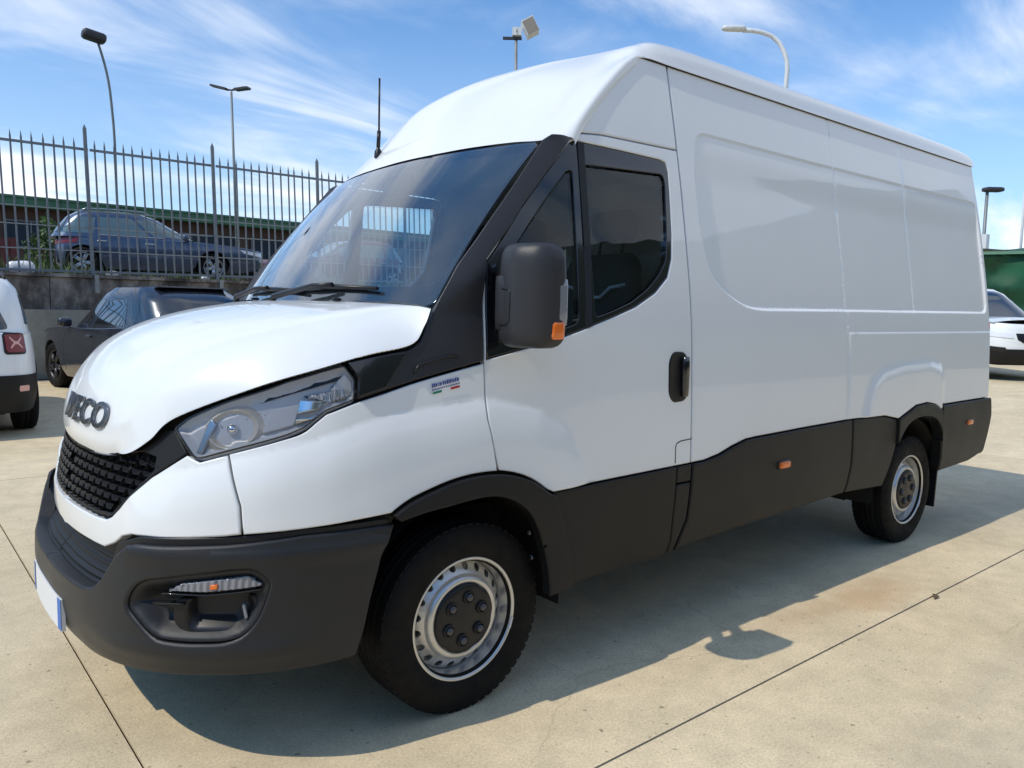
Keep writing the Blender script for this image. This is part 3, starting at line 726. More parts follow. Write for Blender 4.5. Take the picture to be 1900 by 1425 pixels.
QG = [(.20, 1.335), (.339, 1.362), (.500, 1.405), (.525, 1.99), (.500, 1.985), (.40, 1.885), (.285, 1.755), (.205, 1.655), (.175, 1.58)]
QG = roundc(QG, .03)
DF = [(a, b) for a, b in DLO]
for k, door in enumerate(doors):
    def put(name, ol, m, **kw):
        V, F, Nn = panel_data(body, ol, **kw)
        if k: V, F, Nn = flipy(V, F, Nn)
        return mesh(name, V, F, m, door, Nn)
    put('window_frame', DF, M['gloss'], holes=[GL, QG], off=-.002, grid=.05, thick=.03, lip=.003)
    put('window', GL, M['dglass'], off=-.012, grid=.08, thick=0)
    put('quarter_window', QG, M['dglass'], off=-.010, grid=.08, thick=0)
    sg = -1 if k == 0 else 1
    mb = MB(); q0 = [(*body(np.array([a]), np.array([b]))[0],) for a, b in ((.548, 1.39), (.566, 1.7), (.58, 2.105))]
    [mb.box(((Vector(q0[i_])+Vector(q0[i_+1]))/2)*1.0, (.030, .010, (Vector(q0[i_])-Vector(q0[i_+1])).length), (Vector(q0[i_+1])-Vector(q0[i_])).to_track_quat('Z', 'X').to_matrix() @ Matrix.Rotation(R(90), 3, 'Z')) for i_ in (0, 1)]; mb.V = [(v[0], v[1]*(-sg)-sg*.001*0, v[2]) for v in mb.V] if sg > 0 else mb.V; mb.build('window_divider', M['black'], door)
    # handle: oval dark dish with a grip
    HD = roundc([(1.02, 1.10), (1.05, 1.062), (1.13, 1.066), (1.16, 1.10), (1.163, 1.24), (1.13, 1.284), (1.05, 1.286), (1.022, 1.245)], .04)
    h = put('handle', HD, M['black'], off=.006, grid=.02, thick=.012, lip=.006, disp=lambda P: -.0045*np.exp(-(((P[:, 0]-1.07)/.035)**2+((P[:, 1]-1.175)/.07)**2)))
    V, F = rbox((.040, .022, .175), .010, 6, c=(1.118, sg*1.019, 1.175)); mesh('grip', V, F, M['gloss'], h)
# badge on the wing: flag sticker
def decal(name, s0, z0, s1, z1, dz, m, parent, off):
    q = np.array([(s0, z0), (s1, z0+dz), (s1, z1+dz), (s0, z1)]); pos, nor = surface(body, side_disp, off); P, n = pos(q)
    return P
mbs = {'ink': MB(), 'green': MB(), 'redink': MB(), 'plate': MB()}
pos_, _ = surface(body, side_disp, .0055); rs = random.Random(3)
def quad(mbk, s0, s1, z0, z1):
    sl = .19; q = np.array([(s0, z0+sl*(s0+.16)), (s1, z0+sl*(s1+.16)), (s1, z1+sl*(s1+.16)), (s0, z1+sl*(s0+.16))])
    mbs[mbk].add(pos_(q)[0], [(0, 1, 2, 3)])
x = -.158
while x < -.052:
    w = rs.uniform(.004, .009); quad('ink', x, x+w, 1.1835, 1.1835+rs.choice((.011, .012, .0125))); x += w+rs.choice((.0015, .0018, .004))
x = -.158
while x < -.050:
    w = rs.uniform(.004, .010); quad('ink', x, x+w, 1.1735, 1.1775); x += w+.002
quad('green', -.156, -.121, 1.1610, 1.1685); quad('redink', -.086, -.051, 1.1610, 1.1685)
st = mbs['ink'].build('sticker', M['ink'], van); mbs['green'].build('sticker_green_bar', M['green'], st); mbs['redink'].build('sticker_red_bar', M['redink'], st)

# ---- dark cladding
ARCO = [(-.345, .785), (-.277, .819), (-.198, .843), (-.071, .872), (.01, .8775), (.087, .874), (.222, .836), (.313, .779), (.343, .765), (.388, .666), (.425, .56), (.446, .47), (.452, .385)]
ARCI = [(.328, .376), (.322, .45), (.309, .516), (.290, .58), (.262, .647), (.209, .725), (.150, .768), (.087, .792), (.02, .80), (-.037, .797), (-.13, .787), (-.227, .778), (-.318, .762)]
arch = spl(ARCO[:8], 4)+[ARCO[8]]+spl(ARCO[9:], 3)+spl(ARCI, 3)
panel('wheel_arch_trim', body, arch, M['plastic'], van, both=True, grid=.02, off=.020, thick=.04, lip=.007, disp=side_disp, step=.02)
CL = [(.348, .770), (1.079, .7845), (1.079, .55), (1.085, .45), (1.070, .386), (.957, .378), (.458, .383), (.448, .47), (.427, .56), (.390, .668)]
panel('door_cladding', body, CL, M['plastic'], van, both=True, grid=.05, off=.010, lip=.006)
panel('step_cover', body, [(1.0815, .705), (1.184, .705), (1.180, .54), (1.12, .394), (1.075, .388), (1.088, .45), (1.0815, .55)], M['plastic'], van, both=True, off=.008, lip=.006)
panel('step_cover', body, [(1.0815, .785), (1.184, .7855), (1.184, .708), (1.0815, .708)], M['plastic'], van, both=True, off=.008, lip=.006)
panel('side_cladding', body, [(1.1865, .785), (1.282, .787), (1.385, .803), (1.488, .831), (1.6, .854), (1.698, .858), (2.135, .867), (2.609, .874), (2.630, .62), (2.619, .505), (2.598, .457), (2.0, .437), (1.21, .406), (1.125, .394), (1.183, .54)], M['plastic'], van, both=True, off=.012, lip=.008, grid=.06)
RAI = [(3.083, .435), (3.138, .562), (3.173, .679), (3.205, .725), (3.261, .775), (3.32, .805), (3.395, .823), (3.48, .830), (3.564, .828), (3.64, .815), (3.70, .792), (3.773, .733), (3.816, .646), (3.851, .536), (3.859, .438)]
panel('side_cladding', body, [(2.614, .874), (2.989, .869), (3.150, .838), (3.165, .80), (3.172, .70), (3.137, .575), (3.075, .434), (2.604, .457), (2.624, .505), (2.636, .62)], M['plastic'], van, both=True, off=.012, lip=.008, grid=.06)
panel('wheel_arch_trim', body, [(3.155, .838), (3.249, .864), (3.386, .904), (3.555, .912), (3.677, .893), (3.779, .852), (3.792, .80), (3.81, .69)]+spl(RAI[::-1][2:-2], 3)+[(3.160, .72)], M['plastic'], van, both=True, off=.028, thick=.05, lip=.008, grid=.02, step=.02)
panel('rear_corner_cladding', body, [(3.797, .882), (4.630, .886), (4.655, .76), (4.600, .495), (4.37, .450), (3.862, .432), (3.853, .536), (3.822, .646), (3.800, .76)], M['plastic'], van, both=True, off=.018, lip=.012, thick=.06, grid=.06)
for s0, z0 in ((1.925, .700), (4.256, .737)):
    for sg in (-1, 1):
        p = body(np.array([s0]), np.array([z0]))[0]
        V, F = rbox((.092, .020, .034), .008, 5, c=(p[0], sg*(abs(p[1])+.019), p[2])); mesh('side_marker', V, F, M['orange'], van)
        if s0 < 3:
            V, F = rbox((.108, .012, .046), .006, 4, c=(p[0], sg*(abs(p[1])+.012), p[2])); mesh('marker_base', V, F, M['black'], van)

for sg in (-1, 1):
    mb = MB(); mb.tube([body(np.array([a]), np.array([b]))[0]*np.array([1, -sg, 1]) for a, b in ((1.074, .80), (1.074, .872), (1.082, .886), (1.11, .894), (1.184, .897))], .0026, 6); mb.build('step_seam', M['black'], van)
# ---- front bumper
FOG = roundc([(-1.223, .541), (-1.189, .602), (-1.146, .625), (-.997, .650), (-.858, .667), (-.800, .666), (-.763, .640), (-.748, .618), (-.767, .538), (-.794, .493), (-.827, .465), (-.876, .452), (-.988, .450), (-1.088, .454), (-1.129, .473)], .03)
BO = [(-.320, .757), (-.643, .760), (-.885, .744), (-1.078, .736), (-1.200, .733), (-1.240, .722), (-1.285, .685), (-1.345, .600), (-1.385, .566), (-1.44, .553), (-1.87, .553), (-1.87, .30), (-1.60, .300), (-1.26, .318), (-.963, .336), (-.618, .334), (-.458, .338), (-.430, .427), (-.411, .519), (-.372, .656)]
FOGL = region(FOG, .05)
def bump_disp(P):
    d = .010*np.exp(-((P[:, 1]-.70)/.022)**2)*(P[:, 0] > -1.22)
    # swage under the lamp recess
    d = d+.012*np.exp(-((P[:, 1]-.415)/.03)**2)*sstep((P[:, 0]+1.45)/.2)*sstep((-.55-P[:, 0])/.2)
    return d
bumper = panel('bumper', bump, BO, M['bumper'], van, sym=True, holes=[FOG], cseam=-1.87, grid=.025, disp=bump_disp, thick=.05, lip=.010)
panel('bumper_upper_gap', bump, [(-.33, .775), (-.66, .778), (-.9, .765), (-1.2, .752), (-1.3, .72), (-1.32, .66), (-1.2, .69), (-.9, .71), (-.35, .72)], M['black'], bumper, both=True, off=-.018, thick=0, grid=.05)
# step tread under the nose
def tread_disp(P): return -.045-.05*sstep((P[:, 1]-.55)/.10)+.004*np.sin((P[:, 1]-.55)/.020*2*np.pi)*((P[:, 1] > .555) & (P[:, 1] < .64))
panel('bumper_step', bump, [(-1.20, .72), (-1.30, .70), (-1.87, .70), (-1.87, .535), (-1.44, .535), (-1.35, .56), (-1.27, .65)], M['plastic'], bumper, sym=True, cseam=-1.87, grid=.006, step=.02, off=0, disp=tread_disp, thick=0)
# lamp recess bowl
fd = lambda P: -.012-.055*sstep((dpoly(P, np.array(FOG)))/.06)
panel('lamp_recess', bump, FOG, M['bumper'], bumper, both=True, disp=fd, grid=.012, thick=.02, gap=-.002, lip=.002)
def both_mesh(name, V, F, m, parent, smooth=True):
    V = np.array(V, float); out = []
    for sg in (1, -1):
        W = V*np.array([1, sg, 1]); out.append(mesh(name, W, F if sg > 0 else [f[::-1] for f in F], m, parent, smooth=smooth))
    return out
for k in (0, 1):
    def putb(name, ol, m, parent, **kw):
        V, F, Nn = panel_data(bump, ol, **kw)
        if k: V, F, Nn = flipy(V, F, Nn)
        return mesh(name, V, F, m, parent, Nn)
    lampo = [(-1.059, .598), (-1.015, .625), (-.90, .640), (-.814, .650), (-.772, .622), (-.780, .612), (-.934, .598)]
    lb = putb('turn_signal', lampo, M['signal'], bumper, off=-.014, grid=.004, step=.008, thick=.03, lip=.003,
              disp=lambda P: .002*np.sin(P[:, 0]/.020*2*np.pi))
    putb('amber_bulb', [(-.925, .606), (-.900, .608), (-.900, .628), (-.925, .625)], M['orange'], lb, off=-.008, grid=.02, thick=.005)
    putb('turn_signal_trim', [(-1.085, .592), (-1.055, .590), (-.934, .588), (-.775, .603), (-.772, .610), (-.934, .596), (-1.06, .597)], M['gloss'], bumper, off=-.008, grid=.02, thick=.03, lip=.002)
    putb('fog_pod', roundc([(-1.045, .575), (-.79, .585), (-.775, .56), (-.80, .49), (-.86, .468), (-1.0, .462), (-1.055, .50)], .03), M['black'], bumper, off=-.030, grid=.015, thick=.03, lip=.008,
         disp=lambda P: -.05*sstep((P[:, 0]+1.0)/.03)*sstep((-.785-P[:, 0])/.05)*sstep((P[:, 1]-.47)/.07))
    putb('fog_lamp', roundc([(-.832, .560), (-.818, .562), (-.806, .515), (-.820, .510)], .007), M['signal'], bumper, off=-.022, grid=.02, thick=.02, lip=.004)
    putb('recess_fin', [(-1.13, .560), (-1.0, .565), (-1.0, .555), (-1.12, .547)], M['plastic'], bumper, off=-.018, thick=.03, lip=.002)
# number plate
mb = MB()
pl = []
for a in np.linspace(-1, 1, 9):
    pl.append((-1.157-.004+.010*a*a, a*.26))
V = [(x_, y_, z_) for z_ in (.352, .462) for x_, y_ in pl]; V += [(x_+.012, y_, z_) for x_, y_, z_ in V]
F = [(i, i+1, 9+i+1, 9+i) for i in range(8)]+[(18+i, 27+i, 27+i+1, 18+i+1) for i in range(8)]+[(i, 18+i, 18+i+1, i+1) for i in range(8)]+[(9+i, 9+i+1, 27+i+1, 27+i) for i in range(8)]+[(0, 9, 27, 18), (8, 26, 35, 17)]
plate = mesh('number_plate', V, F, M['plate'], bumper, smooth=False)
for lo, hi in ((-1.0, -.84), (.84, 1.0)):
    V = []
    for a in (lo, hi):
        for z_ in (.353, .461): V.append((-1.163-.0+.010*a*a, a*.26, z_))
    mesh('plate_band', V, [(0, 1, 3, 2)], M['blue'], plate, smooth=False)

# ---- headlights
HL = [(-1.172, 1.066), (-1.118, 1.104), (-.977, 1.159), (-.779, 1.222), (-.629, 1.254), (-.516, 1.270), (-.458, 1.222), (-.468, 1.155), (-.616, 1.125), (-.660, 1.098), (-.692, 1.076), (-.76, 1.052), (-.851, 1.029), (-1.024, .981), (-1.056, .982), (-1.114, 1.024)]
HLr = roundc(HL, .015)
for k in (0, 1):
    def puth(name, ol, m, parent, **kw):
        V, F, Nn = panel_data(body, ol, **kw)
        if k: V, F, Nn = flipy(V, F, Nn)
        return mesh(name, V, F, m, parent, Nn)
    hp = np.array(HLr)
    hl = puth('headlight', HLr, M['reflector'], van, grid=.015, disp=lambda P: -.012-.022*sstep(dpoly(P, hp)/.03), thick=.03, lip=.003)
    puth('lens', HLr, M['hlglass'], hl, off=.001, grid=.05, thick=.0, lip=.006)
    puth('headlight_seal', HLr, M['black'], hl, off=-.004, grid=.05, thick=.03, holes=[list(inset(np.array(densify([q for q in HLr], .02))[::1] if area(np.array(HLr)) > 0 else densify(HLr[::-1], .02), .009))], lip=.002)
    def bowl(name, c, rr, m, depth, sx=1.0, par=None):
        ol = [(c[0]+rr*sx*math.cos(a), c[1]+rr*math.sin(a)) for a in np.linspace(0, 2*np.pi, 28)[:-1]]
        return puth(name, ol, m, par or hl, grid=.01, thick=.03, lip=.003, off=-.016, disp=lambda P: -depth*np.clip(1-(((P[:, 0]-c[0])/sx)**2+(P[:, 1]-c[1])**2)/rr**2, 0, 1))
    b1 = bowl('main_reflector', (-.945, 1.075), .060, M['lampbowl'], .050, 1.40)
    pos, _ = surface(body, None, -.030); P = pos(np.array([[-.945, 1.075]]))[0][0]*np.array([1, -1 if k else 1, 1])
    V, F = rbox((.035, .035, .035), .017, 7, c=P); mesh('bulb', V, F, M['chrome'], hl)
    puth('reflector_plate', roundc([(-.85, 1.06), (-.735, 1.085), (-.72, 1.155), (-.83, 1.135)], .01), M['reflector'], hl, off=-.020, thick=.02, grid=.03)
    puth('reflector_block', roundc([(-.735, 1.118), (-.635, 1.132), (-.625, 1.158), (-.728, 1.165)], .006), M['chrome'], hl, off=-.014, thick=.02, grid=.01, disp=lambda P: .010*np.sin((P[:, 0]+.735)/.10*np.pi))
    puth('reflector_block', roundc([(-.735, 1.082), (-.660, 1.103), (-.645, 1.118), (-.735, 1.106)], .006), M['chrome'], hl, off=-.014, thick=.02, grid=.01, disp=lambda P: .008*np.sin((P[:, 1]-1.09)/.03*np.pi))
    puth('daytime_lamp', roundc([(-.70, 1.172), (-.60, 1.190), (-.515, 1.245), (-.475, 1.215), (-.48, 1.170), (-.60, 1.148)], .008), M['clear'], hl, off=-.018, thick=.02, grid=.008, disp=lambda P: .004*np.sin(P[:, 0]/.013*2*np.pi)*(P[:, 1] < 1.19)+.006*np.sin((P[:, 0]+P[:, 1])/.05*np.pi))
    puth('reflector_fin', [(-1.06, 1.00), (-1.03, .995), (-1.0, 1.09), (-1.03, 1.11)], M['satin'], hl, off=-.018, thick=.02, grid=.03)
    # glossy triangular cheek between lamp and pillar
    puth('lamp_cheek', [(-.506, 1.272), (-.30, 1.300), (-.245, 1.303), (-.340, 1.19), (-.462, 1.163), (-.450, 1.224)], M['gloss'], van, off=.012, thick=.015, grid=.04, lip=.002)
# ---- inner shells that close the gaps
SH = [(-1.87, .60), (-1.87, 1.0), (-1.2, 1.05), (-.5, 1.2), (-.2, 1.25), (1.2, 1.25), (4.58, 1.25), (4.58, .47), (3.87, .45), (3.86, .55), (3.80, .70), (3.7, .80), (3.5, .84), (3.3, .80), (3.16, .68), (3.07, .44), (2., .42), (.46, .40), (.44, .50), (.36, .72), (.25, .83), (.05, .87), (-.15, .85), (-.30, .78), (-.44, .50), (-.6, .45)]
panel('inner_shell', body, SH, M['dark'], van, sym=True, off=-.034, thick=0, cseam=-1.87, grid=.08, lip=.002)
panel('inner_shell', body, [(1.19, 1.2), (4.58, 1.2), (4.58, 2.53), (.98, 2.53), (.6, 2.13), (1.12, 2.12), (1.12, 1.2)], M['cabinlight'], van, both=True, off=-.045, thick=0, grid=.15, lip=.002)
mb = MB(); mb.box((1.85, 0, .55), (5.3, 1.30, .22)); mb.box((1.9, 0, .40), (4.6, .5, .18)); mb.box((-.62, 0, .46), (.40, 1.2, .20)); mb.box((1.75, 0, .52), (2.55, 1.86, .12))
mb.tube([(3.52, -.75, .345), (3.52, .75, .345)], .07, 12); mb.tube([(0, -.75, .345), (0, .75, .345)], .05, 12)
mb.build('chassis', M['dark'], van)
mb = MB()
mb = None
for cx, z0, a0, a1, r_ in ((0, .36, -8, 188, .45), (3.475, .36, -5, 185, .455)):
    for sg in (-1, 1):
        mb = MB(); n = 20; V = []; F = []
        for i in range(n+1):
            a = R(a0+(a1-a0)*i/n)
            for y_ in (.965, .56): V.append((cx+r_*math.cos(a), sg*y_, z0+r_*math.sin(a)))
        F = [(2*i, 2*i+1, 2*i+3, 2*i+2) for i in range(n)]; mb.add(V, F, True)
        V = [(cx+r_*math.cos(R(a0+(a1-a0)*i/n)), sg*.57, z0+r_*math.sin(R(a0+(a1-a0)*i/n))) for i in range(n+1)]+[(cx, sg*.57, .2)]
        mb.add(V, [(i, i+1, n+1) for i in range(n)]); mb.build('arch_liner', M['dark'], van, recalc=False)
for sg in (-1, 1):
    mb = MB(); mb.box((3.905, sg*.86, .33), (.012, .24, .30), Matrix.Rotation(R(4), 3, 'Y')); mb.build('mud_flap', M['black'], van)
for sg in (-1, 1):
    for x_, z_ in ((.335, .60), (.348, .50), (.35, .40)): mb = MB(); mb.lathe([(0, 0), (.010, 0), (.010, .004), (0, .006)], 8, 'x', (x_-.02, sg*.93, z_)); mb.build('liner_clip', M['galvl'], van)

# ---- wheels
def wheel_parts():
    t = MB()
    prof = [(.205, .085), (.212, .098), (.226, .104), (.250, .112), (.285, .1135), (.312, .108), (.330, .100), (.340, .092), (.3445, .080)]
    for w in (.052, .018): prof += [(.3455, w+.006), (.3455, w+.004), (.337, w+.0035), (.337, w-.0035), (.3455, w-.004)]
    full = prof+[(r_, -h) for r_, h in prof[::-1]]
    t.lathe([(r_, -h) for r_, h in full], 96)
    # shoulder blocks
    for k in range(60):
        a = 2*math.pi*k/60
        for sg in (-1, 1):
            m_ = Matrix.Rotation(-a, 3, 'Y'); c = m_ @ Vector((.3375, sg*.081, 0)); t.box(c, (.012, .026, .024), m_)
    rim = MB()
    rim.lathe([(.2255, -.080), (.2285, -.092), (.2275, -.100), (.223, -.104), (.217, -.104), (.2125, -.099), (.2105, -.090), (.2095, -.070), (.204, -.060), (.2025, -.030), (.198, .09)], 80)
    # ring of the disc with round holes: each sector goes from a hole rim to a polar cell
    nh = 20; r1, r2 = .156, .200; f = lambda r_: -.034-.036*((r2-r_)/(r2-r1))**.8
    for k in range(nh):
        a0 = 2*math.pi*k/nh; da = math.pi/nh; V = []; F = []; n = 16; rc = .180; ph = .0135
        for i in range(n):
            q = 2*math.pi*i/n; cx, cy = math.cos(q), math.sin(q)
            hr = rc+ph*cx; ha = a0+ph*cy/rc
            s = 1/max(abs(cx), abs(cy)); orr = (r1+r2)/2+(r2-r1)/2*cx*s; oa = a0+da*cy*s
            for rr, aa, dd in ((orr, oa, 0), (hr, ha, 0), (hr, ha, .012)):
                V.append((rr*math.cos(aa), f(rr)+dd, rr*math.sin(aa)))
        for i in range(n):
            j = (i+1) % n; F += [(3*i, 3*j, 3*j+1, 3*i+1), (3*i+1, 3*j+1, 3*j+2, 3*i+2)]
        rim.add(V, F, False)
    rim.lathe([(.2025, -.026), (.200, -.034)], 60)
    rim.lathe([(.156, -.070), (.150, -.084), (.143, -.090), (.134, -.091), (.127, -.088), (.120, -.080), (.05, -.078)], 72)
    rim.lathe([(.19, .03), (.0, .03)], 40)
    cap = MB()
    V = []; F = []
    n = 72; prof = [(.128, -.082), (.1265, -.094), (.121, -.098), (.098, -.100), (.05, -.100), (.03, -.104), (0, -.104)]
    for i in range(n):
        a = 2*math.pi*i/n; k = 1-.035*max(0, math.cos(6*a))**2
        for r_, h in prof: V.append((r_*k*math.cos(a), h, r_*k*math.sin(a)))
    m_ = len(prof)
    for i in range(n):
        for j in range(m_-1): F.append((i*m_+j, i*m_+j+1, ((i+1) % n)*m_+j+1, ((i+1) % n)*m_+j))
    cap.add(V, F, True)
    bolts = []
    for k in range(6):
        a = math.pi/6+2*math.pi*k/6; c = Vector((.078*math.cos(a), 0, .078*math.sin(a)))
        cap.lathe([(.0245, -.099), (.0235, -.108), (.019, -.109), (.0165, -.101)], 16, 'y', c)
        bolt = MB(); bolts.append(bolt); bolt.lathe([(.0155, -.100), (.0145, -.112), (.009, -.116), (0, -.117)], 8, 'y', c)
    weight = MB(); m_ = Matrix.Rotation(R(8), 3, 'Y'); weight.box(m_ @ Vector((.2175, -.1035, 0)), (.009, .006, .042), m_)
    return t, rim, cap, bolts, weight
tyre_mb, rim_mb, cap_mb, bolt_mb, wt_mb = wheel_parts()
w0 = rim_mb.build('wheel', M['steel'], van); w0.location = (0, -.857, .345)
ty = tyre_mb.build('tyre', M['rubber'], w0); hc = cap_mb.build('hub_cap', M['black'], w0); [b_.build('wheel_bolt', M['boltgrey'], w0) for b_ in bolt_mb]
wt = wt_mb.build('balance_weight', M['reflector'], w0)
def copy_tree(o, parent):
    c = o.copy(); C.objects.link(c); c.parent = parent
    for ch in list(o.children): copy_tree(ch, c)
    return c
w0.rotation_euler = (0, R(9), 0)
for x_, y_, rz in ((3.52, -.857, 0), (0, .857, math.pi), (3.52, .857, math.pi)):
    c = copy_tree(w0, van); c.location = (x_, y_, .345); c.rotation_euler = (0, R(25), rz)

# ---- door mirrors
def mir_warp(P):
    Q = P.copy(); z = P[:, 2]/.175
    k = 1-.10*np.clip(z, 0, 1)**3-.06*np.clip(-z, 0, 1)**3
    Q[:, 1] *= k; Q[:, 0] *= 1-.12*np.clip(z, 0, 1)**2
    Q[:, 0] -= .022*(1-(P[:, 1]/.115)**2)*(P[:, 0] < 0)              # bowed front
    Q[:, 0] += .035*(P[:, 1] < 0)*(-P[:, 1]/.115)                    # outer edge swept back
    return Q
for sg in (-1, 1):
    cx, cy, cz = (.125 if sg < 0 else .27), (1.125 if sg < 0 else 1.07), 1.497
    V, F = rbox((.115, .225, .35), .045, 14, mir_warp); V = V*np.array([1, -sg, 1])+np.array([cx, sg*cy, cz])
    mir = mesh('mirror', V, F if sg < 0 else [f[::-1] for f in F], M['pillar'], van)
    mb = MB(); mb.box((cx+.058+.012, sg*(cy+.005), cz+.01), (.006, .18, .29)); mb.build('mirror_glass', M['chrome'], mir)
    V, F = rbox((.05, .03, .16), .013, 6, c=(cx+.052, sg*(cy+.0985), cz-.02)); mesh('indicator_cover', V, F, M['signal'], mir)
    V, F = rbox((.060, .030, .066), .013, 6, c=(cx+.035, sg*(cy+.099), cz-.112)); mesh('indicator', V, F, M['orange'], mir)
    # hinge cover on the inner half, a shallow raised plate with a groove round it
    V, F = rbox((.02, .105, .185), .009, 6, c=(cx-.072+.006, sg*(cy-.045), cz-.025)); mesh('hinge_cover', V, F, M['pillar'], mir)
    mb = MB(); mf = lambda y_, z_: (cx-.0575-.022*(1-(y_/.115)**2)*.97-.0005, sg*(cy+y_), cz+z_)
    mb.tube([mf(a_, b_) for a_, b_ in ((-.078, .020), (-.045, .022), (-.018, .020), (-.010, .010), (-.010, -.04), (-.012, -.085), (-.024, -.097), (-.05, -.10), (-.078, -.10))], .0035, 6); mb.build('mirror_seam', M['black'], mir)
    mb = MB()
    for zz_ in (-.115, .045): mb.tube([(cx-.01, sg*(cy-.06), cz+zz_), (cx+.05, sg*(cy-.12), cz+zz_), (.215, sg*.955, cz+zz_*.9)], .026, 10)
    mb.box((.20, sg*.955, cz-.04), (.16, .03, .25)); mb.build('mirror_arm', M['black'], mir)
# ---- aerial, wipers, badge
mb = MB(); p = AER
mb.lathe([(.021, -.01), (.018, .02), (.009, .035), (.006, .05)], 12, 'z', p); mb.tube([p+np.array([0, 0, .04]), p+np.array([.004, 0, .12])], .010, 8); mb.tube([p+np.array([.004, 0, .12]), p+np.array([.006, 0, .375])], .005, 8)
mb.build('aerial', M['black'], roof)
for ya, yb, uz in ((-.33, -.62, .055), (.28, -.12, .045)):
    mb = MB()
    def wp(y_, u, h): return wscreen(np.array([y_/.89]), np.array([u]), h)[0]
    mb.tube([wp(ya+.36, uz+.02, .012), wp(ya+.15, uz+.035, .02), wp(yb+.02, uz+.02, .018)], [.009, .012, .007], 8)
    mb.tube([wp(ya+.42, -.03, .03), wp(ya+.40, .0, .05), wp(ya+.12, uz+.01, .045), wp(ya, uz+.03, .032)], [.016, .014, .011, .008], 8)
    mb.build('wiper', M['black'], van)
def badge():
    cu = bpy.data.curves.new('badge', 'FONT'); cu.body = 'IVECO'; cu.size = 1; cu.extrude = .08; cu.offset = .012; cu.bevel_depth = .012; cu.space_character = 1.06; cu.resolution_u = 4
    ob = bpy.data.objects.new('badge', cu); C.objects.link(ob); bpy.context.view_layer.update()
    me = bpy.data.meshes.new_from_object(ob.evaluated_get(bpy.context.evaluated_depsgraph_get())); bpy.data.objects.remove(ob)
    co = np.array([v.co[:] for v in me.vertices]); lo, hi = co.min(0), co.max(0)
    X = (co[:, 0]-lo[0])/(hi[0]-lo[0])*2-1; Z = (co[:, 1]-lo[1])/(hi[1]-lo[1])
    # onto the bonnet: invert the bonnet grid near the front
    ys = -X*.235-.118; zs = 1.030+Z*.086
    nu, nv, _ = G.shape; out = []
    Gy = G[:30]; flat = Gy.reshape(-1, 3)
    Nn = np.cross(np.gradient(Gy, axis=1), np.gradient(Gy, axis=0)).reshape(-1, 3); Nn /= np.linalg.norm(Nn, axis=1)[:, None]; Nn *= np.sign(-Nn[:, :1])
    for y_, z_, d in zip(ys, zs, co[:, 2]):
        w = np.exp(-((flat[:, 1]-y_)**2+(flat[:, 2]-z_)**2)/(2*.018**2)); w /= w.sum()
        # local linear fit of x
        A = np.stack([np.ones(len(w)), flat[:, 1]-y_, flat[:, 2]-z_], 1); W = A*w[:, None]
        sol = np.linalg.lstsq(W.T @ A, W.T @ flat[:, 0], rcond=None)[0]
        n = (Nn*w[:, None]).sum(0); n /= np.linalg.norm(n)
        out.append(np.array([sol[0], y_, z_])+n*(.003+(d+.08)/.16*.007))
    for v, q in zip(me.vertices, out): v.co = q
    me.update(); link('badge', me, bonnet, M['badge'])
badge()

# ---- rear of the body
mb = MB()
def rear(y0, y1, z0, z1, x0):
    n = 10; ya = lambda y_, z_: math.copysign(min(abs(y_), float(S(z_))-.02), y_); V = []; F = []
    for i in range(n+1):
        z_ = z0+(z1-z0)*i/n; V += [(x0, ya(y0, z_), z_), (x0, ya(y1, z_), z_)]
    return V, [(2*i, 2*i+1, 2*i+3, 2*i+2) for i in range(n)]
for y0, y1 in ((-1.1, -.004), (.004, 1.1)):
    V, F = rear(y0, y1, .60, 2.54, 4.60); o = mesh('rear_door', V, F, M['white'], van, smooth=False)
    mb = MB(); mb.box((4.615, (y0+y1)/2*.35+(.12 if y1 > 0 else -.12)*0, 1.25), (.03, .06, .2)); mb.build('rear_handle', M['black'], o)
for sg in (-1, 1):
    V, F = rbox((.04, .05, .55), .015, 6, c=(4.602, sg*.968, 1.15)); mesh('tail_light', V, F, M['red'], van)
V, F = rbox((.16, 1.98, .20), .04, 8, c=(4.62, 0, .56)); mesh('rear_bumper', V, F, M['plastic'], van)

# ---- cab interior
mb = MB(); mb.box((.58, 0, .88), (1.2, 1.84, .05)); mb.build('cab_floor', M['cabin'], van)
bk = MB(); [bk.box((1.38, 0, z_), (.03, 2*float(S(z_+.06))-.12, .119)) for z_ in np.arange(.72, 2.50, .12)]; bk.build('bulkhead', M['cabinlight'], van)
mb = MB(); mb.box((.83, 0, 2.14), (.60, 1.56, .03)); mb.build('cab_ceiling', M['cabinlight'], van)
def dash_warp(P):
    Q = P.copy(); Q[:, 0] -= .10*(1-(P[:, 1]/.9)**2); Q[:, 2] -= .05*np.clip((P[:, 0]+.1)/.35, -1, 1); return Q
V, F = rbox((.50, 1.78, .40), .10, 14, dash_warp, c=(.20, 0, 1.20)); dash = mesh('dashboard', V, F, M['cabin'], van)
V, F = rbox((.16, .36, .12), .05, 8, c=(.33, -.45, 1.40)); mesh('instrument_hood', V, F, M['cabin'], dash)
sw = MB(); m_ = Matrix.Rotation(R(62), 3, 'Y'); cs = Vector((.46, -.45, 1.36))
sw.tube([cs+m_ @ Vector((.20*math.cos(a), .20*math.sin(a), 0)) for a in np.linspace(0, 2*np.pi, 33)], .015, 8, False)
for a in (0, 2.2, 4.1): sw.tube([cs, cs+m_ @ Vector((.2*math.cos(a), .2*math.sin(a), 0))], .016, 6)
sw.build('steering_wheel', M['black'], van)
